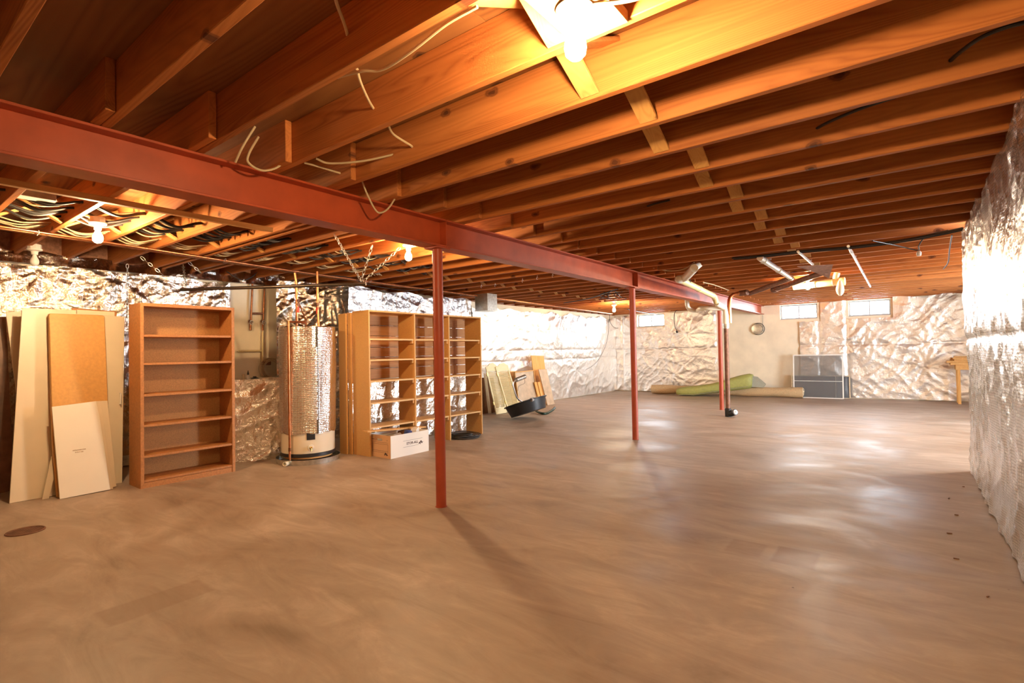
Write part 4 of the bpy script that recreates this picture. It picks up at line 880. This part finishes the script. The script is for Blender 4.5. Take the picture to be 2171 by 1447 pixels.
# conduits along joists
for lab,a,b_,r_,m in (('wide shiny metal vent tube slung under right joists',(-1.33,6.45,2.245),(-1.37,8.75,2.245),.034,'alu'),
    ('short thin metal conduit between vent tube and long conduit',(-.947,6.47,2.27),(-.95,7.6,2.27),.014,'alu'),
    ('long thin silver conduit crossing right joists',(-.483,6.50,2.27),(-.52,11.2,2.27),.014,'alu')):
    t=empty('metal_conduit',a,lab,'conduit','silver conduits under the joists')
    a,b_=V3(a),V3(b_); MB().tube([a,b_],r_,14).build('tube_run',M[m],t,smooth=True)
    for f in (.08,.5,.93): MB().tube([a+(b_-a)*f,a+(b_-a)*(f+.012)],r_*1.25,14).build('coupling',M['galv'],t,smooth=True)
    for f in (.2,.8):
        c=a+(b_-a)*f; MB().box(c[0]-r_-.004,c[0]+r_+.004,c[1]-.008,c[1]+.008,c[2]+r_,2.2985).build('hanger_strap',M['galv'],t)
cab('thin white conduit and wires beside the PVC elbow',[Z(1490,598,2.25),Z(1515,604,2.24),Z(1545,615,2.24)],.007,'wirew')
cab('cream cable sagging above the PVC elbow',[Z(1385,568,2.33),Z(1420,574,2.29),Z(1450,570,2.28),Z(1472,556,2.33)],.006,'wirew')
# ------------------------------------------------------------------ back wall objects
c=Y(1605,697,YB-.03); ve=empty('vent_cover',c,'round white vent cap on the cream back wall','vent')
MB().lathe([(.135,-.02),(.14,.0),(.13,.02),(.06,.032)],c,32,(0,-1,0)).build('cap',M['galv'],ve,smooth=True)
MB().torus(c+V3((.03,-.01,0)),.15,.008,(0,1,0),32,6).build('wire_ring',M['wireb'],ve,smooth=True)
tube_obj('hanging_wire',M['wireb'],[Y(1617,668,YB-.03),Y(1617,690,YB-.03),Y(1618,702,YB-.03)],.004,ve)
# carpet roll
def roll(nm,lab,cat,pts,radii,m,flat=1.,seg=22):
    mb=MB().tube(pts,1,seg,True,radii); return tag(mb.build(nm,m,None,smooth=True),lab,cat)
rl=empty('carpet_roll',Z(1540,838),'long beige rolled carpet lying along the back wall','carpet roll')
A_=V3((-5.75,13.98,.125)); B_=V3((-2.05,14.16,.135))
pts=[A_+(B_-A_)*t+V3((0,.05*math.sin(t*5),0)) for t in np.linspace(0,1,24)]
MB().tube(pts,1,24,True,[.118+.010*math.sin(i*.9) for i in range(24)]).build('roll_body',M['carpet'],rl,smooth=True)
sp=[B_+V3((.003,a*0,0))+V3((0,math.cos(a)*r_,math.sin(a)*r_)) for a,r_ in ((t,.112-.012*t/1.3) for t in np.linspace(0,9,50))]
MB().tube(sp,.006,5).build('spiral_edge',M['cream'],rl,smooth=True)
# green pad: loft of rounded sections from low left end to raised right end
gp=empty('green_pad_roll',Z(1480,838),'folded green rubber carpet pad lying over the beige roll','carpet pad')
secs=[]; n=26; seg=28
pa,pb=V3((-4.92,13.72,.0)),V3((-3.12,13.95,.0))
for i in range(n):
    t=i/(n-1); c=pa+(pb-pa)*t; h=.17+.145*t+(.02*math.sin(t*9)); base=.0+.22*max(0,(t-.25)/.75)**.9; wdt=.19+.03*math.sin(t*4); f=1 if 0<i<n-1 else .82
    ring=[]
    for k in range(seg):
        a=2*math.pi*k/seg; ca,sa=math.cos(a),math.sin(a); e=.7
        yy_=wdt*math.copysign(abs(ca)**e,ca)*f; zz_=h/2*1.15*math.copysign(abs(sa)**e,sa)*f
        ring.append((c[0],c[1]+yy_,base+.004+h*.575+zz_+(0 if i else 0)))
    secs.append(ring)
mb=MB(); mb.v=[v for r_ in secs for v in r_]
mb.f=[(i*seg+k,(i+1)*seg+k,(i+1)*seg+(k+1)%seg,i*seg+(k+1)%seg) for i in range(n-1) for k in range(seg)]+[tuple(range(seg)),tuple((n-1)*seg+k for k in range(seg-1,-1,-1))]
mb.build('pad_body',M['pad'],gp,smooth=True)
ed=[(secs[i][16][0],secs[i][16][1]-.012+.004*math.sin(i*2),secs[i][16][2]-.02+.006*math.sin(i*3)) for i in range(1,n-1)]
MB().tube(ed,.006,5).build('torn_seam',M['padedge'],gp,smooth=True)
e0=V3(secs[-1][0]); MB().prism([V3((-3.14,13.85,.26)),V3((-2.90,14.00,.24)),V3((-2.86,14.08,.32)),V3((-3.05,14.05,.50)),V3((-3.12,13.95,.52))],(.01,.04,0)).build('loose_end',M['padedge'],gp)
# window screens leaning on back wall
def screen(nm,lab,p,w_,h_,yb,t,m,fm,bars=()):
    x0=p; root=empty(nm,(x0+w_/2,yb,0),lab,'window screen','insect screens on the back wall')
    def pt(u,v): return V3((x0+u,yb+t*v,.004+v))
    for a,b_ in (((0,0),(w_,0)),((w_,0),(w_,h_)),((w_,h_),(0,h_)),((0,h_),(0,0))): MB().bar(pt(*a),pt(*b_),.026,.016,(0,-1,t)).build('frame_rail',fm,root)
    for a,b_ in bars: MB().bar(pt(*a),pt(*b_),.010,.008,(0,-1,t)).build('cross_bar',fm,root)
    P=[pt(.01,.01),pt(w_-.01,.01),pt(w_-.01,h_-.01),pt(.01,h_-.01)]; MB().prism(P,(0,.0015,0)).build('screen_cloth',m,root); return root
screen('window_screen','tall white framed insect screen leaning on the back foil',-2.27,1.02,1.02,14.28,.10,M['mesh_light'],M['porc'],[((.0,.40),(1.02,.40))])
screen('window_screen','low dark insect screen behind the taller white framed one',-2.33,1.20,.52,14.42,.10,M['mesh_dark'],M['galv'],[((.92,0),(.92,.52))])
# worktable with lumber at right
wt=empty('work_table',(1.2,14.15,0),'rough pine work table partly hidden by right wall','table')
MB().box(.66,2.4,13.95,14.42,.80,.84).build('table_top',M['pine'],wt,bevel=.002)
MB().box(.74,2.3,13.98,14.02,.70,.80).box(.74,2.3,14.34,14.38,.70,.80).box(.74,.78,14.02,14.34,.70,.80).build('apron',M['pine'],wt,bevel=.002)
for (x_,y_) in ((.76,13.99),(2.24,13.99),(.76,14.32),(2.24,14.32)): MB().box(x_,x_+.05,y_,y_+.045,0,.70).build('leg',M['pinez'],wt,bevel=.002)
k_=0
for (x0,y0,z0,wd,th_) in ((.60,13.97,.842,.10,.04),(.63,14.09,.842,.10,.035),(.68,14.21,.842,.12,.035),(.72,13.99,.884,.09,.03),(.66,14.09,.879,.10,.035),(.70,14.00,.916,.08,.03),(.67,14.10,.916,.10,.03),(.72,14.02,.948,.12,.028)):
    tag(MB().box(x0,x0+1.6,y0,y0+wd,z0,z0+th_).build('lumber_board',M['pine'],None,bevel=.002),'pale pine board in the lumber stack on the work table, '+('front of bottom layer','middle of bottom layer','rear of bottom layer','front of second layer','rear of second layer','front of third layer','rear of third layer','topmost')[k_],'board','lumber stacked on the work table'); k_+=1
# floor drain
c=Z(54,1126); fd=empty('floor_drain',(c[0],c[1],0),'round dark cast iron floor drain grate at left','drain')
mb=MB().torus((c[0],c[1],.003),.105,.006,(0,0,1),32,6)
for i in range(-5,6):
    hw=math.sqrt(.1**2-(i*.018)**2); mb.box(c[0]+i*.018-.005,c[0]+i*.018+.005,c[1]-hw,c[1]+hw,0,.004)
mb.build('grate',M['iron'],fd,smooth=False)
MB().lathe([(.1,.0),(.1,.0012)],(c[0],c[1],0),32).build('drain_plate',M['black'],fd)
# heavy brown bits near the right wall
random.seed(9)
for i in range(6):
    y_=3.4+.5*i; x_=WR-.10-random.uniform(0,.22); a=random.uniform(0,3.1); l_=random.uniform(.006,.02)
    tag(MB().obox((x_,y_,.003),(l_*math.cos(a),l_*math.sin(a),0),(-.003*math.sin(a),.003*math.cos(a),0),(0,0,.0025)).build('wood_chip',M['brownpanel'],None),'tiny brown wood chip on the floor by right wall, '+('nearest the camera','second nearest','third nearest','fourth nearest','fifth nearest','farthest')[i],'chip','wood chips by the right wall')
